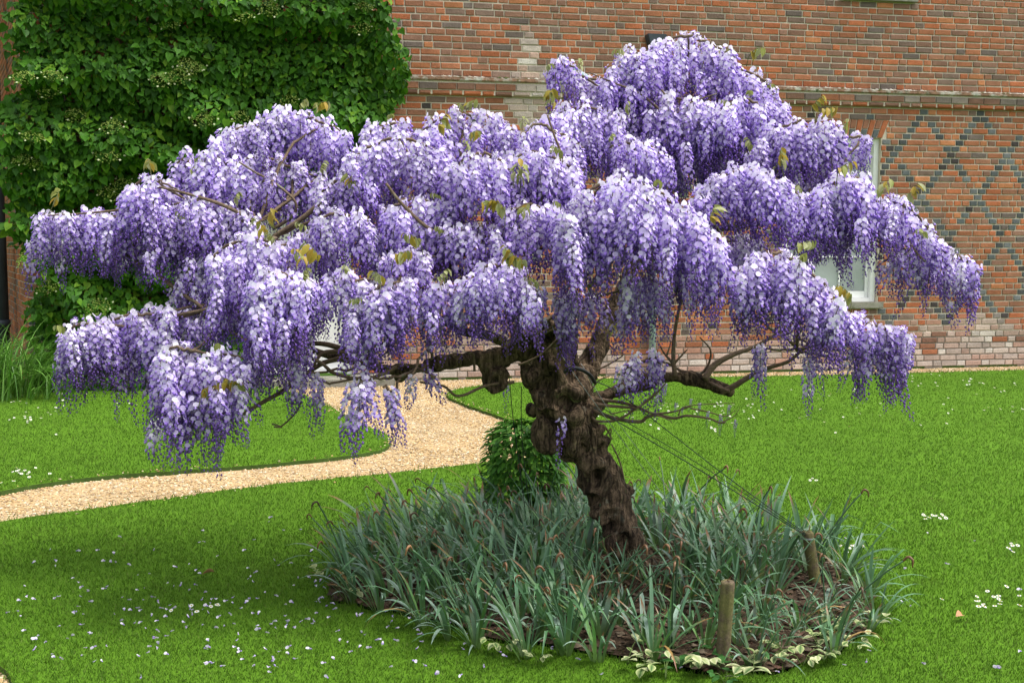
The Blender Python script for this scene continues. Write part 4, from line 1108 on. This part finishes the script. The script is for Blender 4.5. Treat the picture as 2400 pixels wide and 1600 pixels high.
# ================================================================== FAR LEFT: garden wall with ivy, drainpipe, tall grass
gw_p = dpt(-330, 600, 16.6); gw_p.z = 0
gwall = empty('garden_wall', gw_p, math.radians(3), 'dark old brick wall behind the ivy past the house corner', 'wall')
link('wall_core', box_mesh('garden_core', [(-6, 2.05, 0, .3, -.1, 6.4)], 0), gwall, M['mortar_low'])
gg = Geo()
for i in range(84):
    x = -6 + (.06 if i % 2 else 0); st = i
    while x < 2.05:
        L = .212 if st % 2 == 0 else .102
        V, T = brick_geo(x, min(2.05, x + L), i * PITCHB + .004, i * PITCHB + .067); gg.add(V, T, PAL[random.choice([2, 3, 4])] * random.uniform(.5, .9)); x += L + .0105; st += 1
tag(link('brickwork', gg.mesh('garden_brickwork', False), gwall, M['brick']), kind='stuff')
ivy = empty('ivy', Vector((gw_p.x, gw_p.y, 0)), math.radians(3), 'small leaved ivy hanging on the wall beside the dark drainpipe', 'ivy')
n = 9000; U = RNG.uniform(-2.2, 2.1, n); Z = RNG.uniform(.02, 6.3, n)
PLi = np.stack([U, -.04 - RNG.uniform(0, .3, n) ** 1.2, Z], -1)
s, t, nn_ = frames(np.stack([RNG.normal(0, .5, n), -np.ones(n), .4 + RNG.normal(0, .4, n)], -1))
tint = np.array([(.035, .10, .018), (.06, .15, .02), (.02, .06, .015)])[RNG.choice(3, n)] * RNG.uniform(.8, 1.2, (n, 1))
me = tri_mesh('ivy_leaves', *place_leaves(HV, HT, HC, PLi, s, t, nn_, RNG.uniform(.05, .09, n), tint)); me.materials.append(M['leaf']); tag(link('foliage', me, ivy), kind='stuff')
for k in range(5):
    x0 = -1.5 + k * .8; V, T = tube(catmull([(x0, -.03, 0), (x0 + .1, -.03, 1.5), (x0 - .1, -.03, 3.2), (x0 + .15, -.03, 5.5)], 6), [.02, .006], 6); link('stem', tri_mesh('stem', V, T), ivy, M['twig'])
dp = dpt(2, 700, 13.4); dp.z = 0
dpipe = empty('drainpipe', dp, 0, 'thick dark blue grey drainpipe standing at the far corner of the house', 'pipe')
V, T = tube([(0, 0, -.02), (0, 0, 2), (0, 0, 4), (0, 0, 6.3)], .085, 18); link('pipe', tri_mesh('pipe', V, T), dpipe, M['pipe_dark'])
for z in (.55, 2.4, 4.25): 
    V, T = tube([(0, 0, z), (0, 0, z + .09)], .10, 18); link('collar', tri_mesh('collar', V, T), dpipe, M['pipe_dark'])

def strap(L, W, arch, lean, twist=0.0, n=8, col=(.1, .2, .13), tipc=None, basec=None, fold=.35, bendat=None):
    V, T, C = [], [], []; x = 0.0; z = 0.0; a = lean; ds = L / n
    for i in range(n + 1):
        t = i / n
        wd = W * (1 - max(0, (t - .55) / .45) ** 2.2 * .95) * (.75 + .25 * min(1, t * 5))
        tw = twist * t; cs, sn = math.cos(tw), math.sin(tw)
        for sgn in (-1, 0, 1):
            V.append([x + sn * wd * sgn * .6, cs * wd * sgn, z + (fold * wd if sgn else 0)])
            c = np.array(col)
            if basec is not None: c = c * min(1, t * 2.2) + np.array(basec) * (1 - min(1, t * 2.2))
            if tipc is not None and t > .72: k = min(1, (t - .72) / .15); c = c * (1 - k) + np.array(tipc) * k
            C.append(c * (.9 if sgn == 0 else 1))
        if i:
            q = 3 * i; T += [[q - 3, q - 2, q], [q - 2, q + 1, q], [q - 2, q - 1, q + 1], [q - 1, q + 2, q + 1]]
        x += math.sin(a) * ds; z += math.cos(a) * ds
        a += arch / n * (1 + t)
        if bendat is not None and abs(t - bendat) < .5 / n: a += 1.1
    return np.array(V), np.array(T), np.array(C)
# tall grass clumps by the house corner
for (px, py, cnt, lab) in [(28, 930, 190, 'tall arching green grass clump in front of the drainpipe'), (-75, 935, 150, 'tall arching green grass clump spilling past the drainpipe onto the lawn'), (135, 935, 60, 'low tuft of long green grass under the hydrangea')]:
    p = gpt(px, py); t_ = empty('ornamental_grass', p, 0, lab, 'grass clump'); g = Geo()
    for k in range(cnt):
        a = random.gauss(.3, 1.3) ; L = random.uniform(.55, 1.0) * (1 if cnt > 60 else .45)
        V, T, C = strap(L, random.uniform(.004, .008), random.uniform(.6, 1.6), random.uniform(.05, .5), random.uniform(-.5, .5), 8, np.array(random.choice([(.09, .24, .025), (.13, .30, .04), (.18, .36, .06)])))
        ca, sa = math.cos(a), math.sin(a); o2 = RNG.normal(0, .17, 2)
        V = np.stack([V[:, 0] * ca - V[:, 1] * sa + o2[0], V[:, 0] * sa + V[:, 1] * ca + o2[1], V[:, 2] - .005], -1); g.add(V, T, C)
    m_ = g.mesh('blades'); m_.materials.append(M['strap']); tag(link('blades', m_, t_), kind='stuff')

# ================================================================== SHRUB BEHIND THE TRUNK
shp = gpt(1243, 1222)
shrub = empty('evergreen_shrub', shp, 0, 'bushy dark green shrub with small pointed leaves growing against the wisteria trunk', 'shrub')
for k in range(9):
    a = random.random() * 6.28; r = random.uniform(.02, .08)
    V, T = tube(catmull([(r * math.cos(a), r * math.sin(a), -.02), (r * 2 * math.cos(a), r * 2 * math.sin(a), .2), (r * 3.2 * math.cos(a), r * 3.2 * math.sin(a), .42)], 5), [.009, .004], 6, .1)
    link('stem', tri_mesh('stem', V, T), shrub, M['twig'])
LV, LT, LC = leaf_strip(1.0, .20, .35, .22, (1, 1, 1), None, 4)
n = 3400
TT = RNG.uniform(0, 1, n); A = RNG.uniform(0, 6.28, n)
Zs = .09 + TT * .47
rad = .265 * np.sqrt(np.clip(1 - ((Zs - .25) / .37) ** 2, .03, 1)) * (.78 + .30 * np.array([noise.noise(Vector((math.cos(a) * 1.8, math.sin(a) * 1.8, z * 5))) for a, z in zip(A, Zs)])) * RNG.uniform(.45, 1.05, n) ** .45
Xs, Ys = np.cos(A) * rad * 1.08 - .02, np.sin(A) * rad
PLs = np.stack([Xs, Ys, Zs], -1)
t_dir = np.stack([np.cos(A) + RNG.normal(0, .5, n), np.sin(A) + RNG.normal(0, .5, n), RNG.normal(.25, .5, n)], -1)
Nn = np.stack([np.cos(A) * .4 + RNG.normal(0, .3, n), np.sin(A) * .4 + RNG.normal(0, .3, n), np.ones(n)], -1)
s, t, nn_ = frames(Nn, t_dir); size = RNG.uniform(.034, .058, n)
bc = np.array([(.065, .20, .022), (.10, .27, .03), (.17, .36, .06), (.035, .12, .016)])
tint = bc[RNG.choice(4, n, p=[.35, .3, .15, .2])] * RNG.uniform(.8, 1.2, (n, 1))
sel = np.zeros(n, bool); sel[np.argsort(Ys - rad * .5 + RNG.uniform(0, .15, n))[:220]] = True
me = tri_mesh('shrub_leaves', *place_leaves(LV, LT, LC, PLs[~sel], s[~sel], t[~sel], nn_[~sel], size[~sel], tint[~sel])); me.materials.append(M['leaf']); tag(link('foliage', me, shrub), kind='stuff')
SM = []
for c in bc:
    m_ = tri_mesh('leaf', LV, LT, LC * c[None]); m_.materials.append(M['leaf']); SM.append(m_)
for i in np.where(sel)[0]:
    o = link('leaf', random.choice(SM), shrub)
    o.matrix_local = Matrix.Translation(PLs[i]) @ Matrix([[s[i][0], t[i][0], nn_[i][0], 0], [s[i][1], t[i][1], nn_[i][1], 0], [s[i][2], t[i][2], nn_[i][2], 0], [0, 0, 0, 1]]) @ Matrix.Scale(size[i], 4)

# ================================================================== DAFFODIL LEAVES IN THE BED
G1, G2, G3, G4 = (.115, .23, .125), (.075, .175, .07), (.225, .325, .25), (.085, .205, .05)
STR = []
for k in range(18):
    col = [G1, G2, G3, G4, G1, G2][k % 6]; L = .235 + .024 * (k % 7)
    tip = (.22, .11, .045) if k in (1, 3, 8, 13) else None
    STR.append(tri_mesh('leaf', *strap(L, .0058 + .0012 * (k % 3), (.3, .6, 1.15, .45)[k % 4], .05 + .06 * (k % 4), random.uniform(-.9, .9), 8, col, tip, (.16, .26, .07), .35, .62 if k in (5, 11, 16) else None)))
STR.append(tri_mesh('leaf', *strap(.30, .006, 1.6, .35, .8, 8, (.26, .16, .05), (.20, .10, .05), (.16, .2, .06), .5)))
for m_ in STR: m_.materials.append(M['strap'])
STM = []
for k in range(4):
    g = Geo(); L = .31 + .03 * k; b = (.05, .12, .2, .3)[k]
    pts = [(0, 0, 0), (b * .25, 0, L * .4), (b * .7, 0, L * .8), (b, .005, L)]
    V, T = tube(catmull(pts, 5), [.0038, .003], 6); g.add(V, T, (.07, .14, .07))
    hk = [(b, .005, L), (b + .012, .006, L + .018), (b + .028, .004, L + .012), (b + .034, .0, L - .012)]
    V, T = tube(catmull(hk, 4), [.0035, .0052, .0022], 6, .25); g.add(V, T, random.choice([(.15, .075, .035), (.09, .055, .03), (.21, .11, .05)]))
    m_ = g.mesh('spent_flower_stem'); m_.materials.append(M['strap']); STM.append(m_)
CLP = chaikin([gpt(*p) for p in [(775, 1385), (960, 1478), (1150, 1535), (1400, 1562), (1620, 1572), (1900, 1560), (2010, 1515), (2065, 1460), (2040, 1370), (1900, 1290), (1600, 1225), (1300, 1210), (1050, 1230), (870, 1300)]], 1)
xs = [p[0] for p in CLP]; ys = [p[1] for p in CLP]; C0 = np.array([sum(xs) / len(xs), sum(ys) / len(ys)])
STK = [tuple(gpt(1692, 1570)[:2]), tuple(gpt(1912, 1372)[:2])]
pts = []; tries = 0
while len(pts) < 165 and tries < 30000:
    tries += 1
    q = (random.uniform(min(xs), max(xs)), random.uniform(min(ys), max(ys)))
    if not pip(CLP, np.array([q[0]]), np.array([q[1]]))[0]: continue
    if (q[0] - base.x) ** 2 + (q[1] - base.y) ** 2 < .17 ** 2 or (q[0] - shp.x) ** 2 + (q[1] - shp.y) ** 2 < .12 ** 2: continue
    if min([math.dist(q, p) for p in pts] + [9]) < .112: continue
    fr = project((q[0], q[1], 0))
    if any(abs(q[0] - sx * (q[1] / sy)) < wx and sy - dy_ < q[1] < sy + .07 for (sx, sy), wx, dy_ in zip(STK, (.10, .10), (.4, .36))): continue
    if fr[1] > 1530 and 1500 < fr[0]: 
        if random.random() < .3: continue
    pts.append(q)
stake_px = [(1692, 1570, 1706, 1362, 17), (1912, 1372, 1893, 1246, 14)]
def clump_label(q, nst, straw):
    px, py = project((q[0], q[1], 0))
    ft = ('without flower stems', 'with one withered stem', 'with two withered stems')[nst] + ((' but with straw leaf' if nst == 0 else ' and straw leaf') if straw else '')
    if q[1] > base.y + .05: pl, gr = 'behind the trunk', 'daffodil clumps behind the trunk'
    elif px < 1050: pl, gr = 'at the shrub end of the bed', 'daffodil clumps at the shrub end of the bed'
    elif px > 1720: pl, gr = 'round the wired stake', 'daffodil clumps round the wired stake'
    elif py > 1480: pl, gr = 'along the front bed edge', 'daffodil clumps along the front bed edge'
    else: pl, gr = 'before the trunk', 'daffodil clumps before the trunk'
    return 'daffodil clump ' + ft + ' ' + pl, gr + ' ' + ft
for q in pts:
    nst = random.choice([0, 0, 0, 0, 0, 1, 1, 2]); straw = random.random() < .3
    lab, grp = clump_label(q, nst, straw)
    c = empty('daffodil_clump', (q[0], q[1], .012), 0, lab, 'daffodil', grp)
    if straw:
        o = link('leaf', STR[18], c); o.rotation_euler = (0, random.uniform(0, .4), random.random() * 6.28); o.location = (0, 0, -.012)
    od = np.array(q) - C0; oa = math.atan2(od[1], od[0]); edge = min(1, np.linalg.norm(od / np.array([1.25, .95])))
    nl = random.randint(13, 18)
    for k in range(nl):
        a = random.uniform(0, 6.28) if random.random() > edge * .8 else random.gauss(oa, .7)
        if random.random() < .25: a = random.gauss(math.pi, .6)
        i = random.randrange(18)
        o = link('leaf', STR[i], c)
        r = random.uniform(0, .035)
        tilt = random.uniform(-.08, .30) + .40 * edge * random.random() ** 1.5
        o.rotation_euler = (random.uniform(-.12, .12), tilt, a); o.location = (r * math.cos(a), r * math.sin(a), -.012)
        s0 = random.uniform(.62, 1.18) * (.62 if abs(q[0] - base.x * q[1] / base.y) < .22 and base.y - .9 < q[1] < base.y else 1) * (.72 if abs(q[0] - STK[1][0] * q[1] / STK[1][1]) < .25 and STK[1][1] - 1.0 < q[1] < STK[1][1] else 1) * (1.05 if q[1] > C0[1] - .2 else .95); o.scale = (s0, s0 * random.uniform(.9, 1.3), s0)
    for k in range(nst):
        a = random.gauss(oa, 1.0); o = link('spent_flower_stem', random.choice(STM), c); o.rotation_euler = (0, random.uniform(-.05, .2), a); o.location = (.01, 0, -.012); o.scale = [random.uniform(.75, 1.1)] * 3
print('clumps', len(pts))

# variegated periwinkle at the bed edge
def var_leaf(k):
    V, T, C = leaf_strip(1.0, .34, .25, .2, (.05, .13, .03), None, 5)
    edge = np.array([(.50, .52, .27), (.42, .47, .20), (.58, .58, .36)][k])
    for i in range(len(C)):
        if i % 3 != 1: C[i] = edge
        elif k == 2: C[i] = np.array((.30, .36, .14))
    return tri_mesh('leaf', V, T, C)
VL = [var_leaf(k) for k in range(3)]
VL.append(tri_mesh('leaf', *leaf_strip(1.0, .36, .25, .2, (.045, .14, .03), None, 5)))
for m_ in VL: m_.materials.append(M['leaf'])
for (px, py, sc0, wl_) in [(800, 1372, 1, 0), (765, 1350, .9, 0), (840, 1395, 1, 0), (1175, 1520, .9, 0), (1262, 1545, .8, 0), (1470, 1552, 1.1, 0), (1500, 1572, 1.1, 0), (1590, 1548, 1.2, 1), (1640, 1560, 1.3, 0), (1735, 1565, 1.3, 1), (1765, 1582, 1.5, 0), (1800, 1545, 1.0, 0), (1840, 1530, 1, 0), (1925, 1540, 1.0, 0), (1950, 1515, 1.0, 0), (1990, 1480, 1.1, 0), (2040, 1475, 1.1, 0), (2005, 1520, .9, 0), (1880, 1555, .9, 0), (1700, 1598, .8, 1), (1560, 1585, .8, 1)]:
    p = gpt(px, py, .015)
    c = empty('variegated_periwinkle', p, 0, 'plain green leafed periwinkle sprig at the foot of the front stake' if wl_ else 'low cream and green variegated periwinkle sprig at the edge of the soil bed', 'periwinkle', 'green periwinkle sprigs' if wl_ else 'variegated periwinkle sprigs')
    for b in range(3):
        a0 = random.random() * 6.28; tip = np.array([math.cos(a0) * .06, math.sin(a0) * .06, .045]) * sc0 * random.uniform(.7, 1.3)
        V, T = tube(catmull([(0, 0, -.01), tip * .5 + np.array([0, 0, .012]), tip], 4), .0015, 4); link('stem', tri_mesh('stem', V, T, np.tile((.12, .18, .05), (len(V), 1))), c, M['leaf'])
        for k in range(4):
            o = link('leaf', VL[3] if wl_ and random.random() < .8 else random.choice(VL[:3]), c); f = (k // 2 + 1) / 2
            o.location = tip * f; o.rotation_euler = (random.uniform(-.3, .5), random.uniform(-.3, .3), a0 - 1.57 + (1 if k % 2 else -1) * random.uniform(.4, 1.2)); sz = random.uniform(.028, .045) * sc0; o.scale = (sz, sz, sz)

# ================================================================== STAKES, WIRES, COLLAR
TIPS = []
for (bx, by, tx, ty, rp), lab in zip(stake_px, ('weathered split round stake without wires at the front bed edge', 'round mossy wooden stake with guy wires tied to its top')):
    b = gpt(bx, by); r = rp / F * b.y; tp = dpt(tx, ty, b.y)
    st = empty('wooden_stake', b, 0, lab, 'stake')
    L = tp - b; segs = 20; V, T, C = [], [], []
    rings = [(-.04, 1.02), (.0, 1.02), (.25, 1.0), (.5, .99), (.8, 1.0), (.975, 1.0), (1.0, .94), (1.0, .55), (1.0, .05)]
    for (t_, k) in rings:
        for j in range(segs):
            a = 2 * math.pi * j / segs; kk = k * (1 + random.uniform(-.025, .025))
            if j == 14 and lab.startswith('weathered'): kk *= .72           # drying crack
            V.append([L.x * t_ + math.cos(a) * r * kk, L.y * t_ + math.sin(a) * r * kk, L.z * t_ + (random.uniform(-.003, .003) if t_ == 1 else 0)])
    for i in range(len(rings) - 1):
        for j in range(segs):
            k = (j + 1) % segs; q = i * segs; T += [[q + j, q + k, q + segs + j], [q + k, q + segs + k, q + segs + j]]
    link('post', tri_mesh('post', V, T), st, M['wood_post']); TIPS.append((b, tp, r))
(b2, t2, r2) = TIPS[1]
def wire(name, pts, r, mat, lab, sag=.0, segs=6):
    o_ = Vector(pts[-1]); Q = catmull([np.array(Vector(p) - o_) for p in pts], 8)
    n = len(Q); Q[:, 2] -= sag * np.sin(np.linspace(0, math.pi, n)); V, T = tube(Q, r, segs)
    o = link(name, tri_mesh(name, V, T), None, M[mat]); o.location = o_; tag(o, lab, 'wire'); return o
tie = t2 + Vector((0, -r2 * .7, -.02))
# coil round the stake top
Q = [(math.cos(a) * (r2 + .003) , math.sin(a) * (r2 + .003), -.022 - .004 * a / 6.28) for a in np.linspace(0, 6.28 * 2.5, 50)]
V, T = tube(Q, .0022, 5); o = link('wire_coil', tri_mesh('wire_coil', V, T), None, M['wire']); o.location = t2; tag(o, 'coil of thin wire wound round the top of the mossy stake', 'wire')
wire('guy_wire', [dpt(1392, 955, YT - .22), dpt(1640, 1098, YT - .30), tie], .0024, 'cord', 'dark twisted guy cord running from below the right limb to the wired stake', .005)
wire('guy_wire', [dpt(1394, 945, YT - .18), dpt(1650, 1088, YT - .26), tie + Vector((0, 0, .004))], .0018, 'cord', 'thinner second cord running beside the twisted guy cord to the wired stake', .012)
wire('guy_wire', [dpt(1394, 892, YT - .2), dpt(1460, 925, YT - .22), dpt(1700, 1110, YT - .3), tie + Vector((.004, 0, .006))], .0022, 'cord', 'dark guy cord running from the black hose collar to the wired stake', .008)
ga = gpt(1640, 1275, .02)
wire('guy_wire', [dpt(1316, 832, YT - .32), dpt(1402, 955, YT - .30), ga], .0016, 'wire', 'bright thin steel wire from the trunk fork down into the daffodils')
wire('guy_wire', [dpt(1362, 852, YT - .25), dpt(1445, 985, YT - .2), gpt(1680, 1290, .02)], .0016, 'wire', 'bright thin steel wire from the rear limb down into the daffodils')
wire('string', [dpt(1194, 888, YT - .2), dpt(1203, 985, YT - .1), dpt(1216, 1080, YT + .1), gpt(1235, 1225, .03)], .0022, 'cord', 'dark string hanging from the burl down into the shrub')
wire('string', [dpt(1222, 905, YT - .15), dpt(1222, 985, YT - .05), dpt(1226, 1060, YT + .1), gpt(1245, 1225, .03)], .0018, 'cord', 'dark string hanging close beside the trunk down into the shrub')
Q = [dpt(1322, 872, YT - .33), dpt(1340, 862, YT - .34), dpt(1362, 866, YT - .30), dpt(1382, 878, YT - .26), dpt(1395, 897, YT - .20)]
V, T = tube(catmull([np.array(q - Q[0]) for q in Q], 6), .0085, 10); o = link('hose_collar', tri_mesh('hose_collar', V, T), None, M['rubber']); o.location = Q[0]; tag(o, 'short curved black rubber hose protecting the bark from the guy cord', 'hose')

# ================================================================== FALLEN PETALS, DAISIES, DRY LEAVES ON THE LAWN
PET = []
for k in range(5):
    g = Geo(); keep = RNG; RNG = np.random.default_rng(900 + k)
    flower(g, np.zeros(3), np.array([1, .2, .3]), .017, .9, .75, RNG.uniform(-1.5, 1.5)); RNG = keep
    V, T, C = g.arrays(); V = V - V.mean(0); V[:, 2] *= .6; V[:, 2] -= V[:, 2].min()
    m_ = tri_mesh('petal', V, T, C * .80 + .02); m_.materials.append(M['petal']); PET.append(m_)
cnt = 0
while cnt < 300:
    r = random.random()
    if r < .70: px, py = random.gauss(650, 330), random.gauss(1445, 85)
    elif r < .9: px, py = random.uniform(0, 1500), random.uniform(1230, 1598)
    else: px, py = random.uniform(1500, 2390), random.uniform(1250, 1595)
    if not (0 < px < 2398 and 1215 < py < 1598): continue
    p = gpt(px, py)
    if any(pip(q, np.array([p.x]), np.array([p.y]))[0] for q in (BED, PATH, PATH2)): continue
    o = link('fallen_petal', random.choice(PET)); o.location = (p.x, p.y, random.uniform(.014, .024)); o.rotation_euler = (random.uniform(-.5, .5), random.uniform(-.5, .5), random.random() * 6.28)
    o.scale = [random.uniform(.6, 1.05)] * 3; cnt += 1
    tag(o, 'small faded lilac wisteria flower fallen on the lawn', 'petal', 'fallen wisteria flowers on the lawn')
g = Geo()
for k in range(11):
    a = 2 * math.pi * k / 11; d = np.array([math.cos(a), math.sin(a), 0]); q = np.array([-math.sin(a), math.cos(a), 0])
    g.add([d * .003, d * .009 + q * .0025 + (0, 0, .001), d * .0125 + (0, 0, .0), d * .009 - q * .0025 + (0, 0, .001)], [[0, 1, 2], [0, 2, 3]], (.78, .78, .74))
V = np.array([[1,0,0],[-1,0,0],[0,1,0],[0,-1,0],[0,0,1],[0,0,-1]]) * np.array([.0042, .0042, .003]) + (0, 0, .002); g.add(V, OCT_T, (.6, .42, .04))
V, T = tube([(0, 0, -.03), (.001, 0, -.015), (0, 0, 0)], .001, 4); g.add(V, T, (.08, .17, .03))
DAI = g.mesh('daisy', False); DAI.materials.append(M['daisy'])
spots = [(2250, 905, 60, 12, 26), (1720, 965, 45, 16, 30), (1560, 962, 18, 8, 10), (1530, 1000, 14, 6, 5), (1850, 935, 70, 14, 16), (1675, 1012, 12, 6, 5), (1460, 985, 26, 5, 7), (2190, 1225, 18, 4, 10), (2330, 1425, 40, 14, 18), (1990, 1300, 26, 8, 18), (2380, 1300, 12, 5, 6), (100, 895, 26, 6, 12), (60, 960, 45, 22, 22), (90, 992, 18, 4, 7), (45, 1130, 45, 16, 22), (150, 945, 30, 12, 8), (320, 960, 30, 12, 6), (1900, 1130, 10, 10, 3), (2000, 980, 90, 25, 14), (2280, 960, 60, 20, 10), (470, 1440, 30, 12, 6)]
for (px, py, sx, sy, k) in spots:
    for _ in range(k):
        x, y = px + random.gauss(0, sx), py + random.gauss(0, sy)
        if not (0 < x < 2400 and 870 < y < 1595): continue
        p = gpt(x, y)
        if any(pip(q, np.array([p.x]), np.array([p.y]))[0] for q in (BED, PATH, PATH2)) or (p - W0).dot(WN) < .2: continue
        o = link('daisy', DAI); o.location = (p.x, p.y, random.uniform(.028, .04)); o.rotation_euler = (random.uniform(-.1, .6), random.uniform(-.3, .3), random.random() * .5); o.scale = [random.uniform(.7, 1.0)] * 3
        tag(o, 'tiny white daisy flowering in the mown lawn', 'daisy', 'white daisies in the lawn')
DL = tri_mesh('dry_leaf', *leaf_strip(.055, .016, .9, .02, (.42, .24, .13), (.36, .18, .09), 5)); DL.materials.append(M['litter'])
for (px, py, lab) in [(503, 1352, 'curled orange brown dry leaf lying among the fallen petals'), (2240, 1458, 'pinkish brown dry leaf lying on the lawn near the tips of the daffodil leaves')]:
    o = link('dry_leaf', DL); p = gpt(px, py); o.location = (p.x, p.y, .025); o.rotation_euler = (.2, .5, random.random() * 6); tag(o, lab, 'leaf')
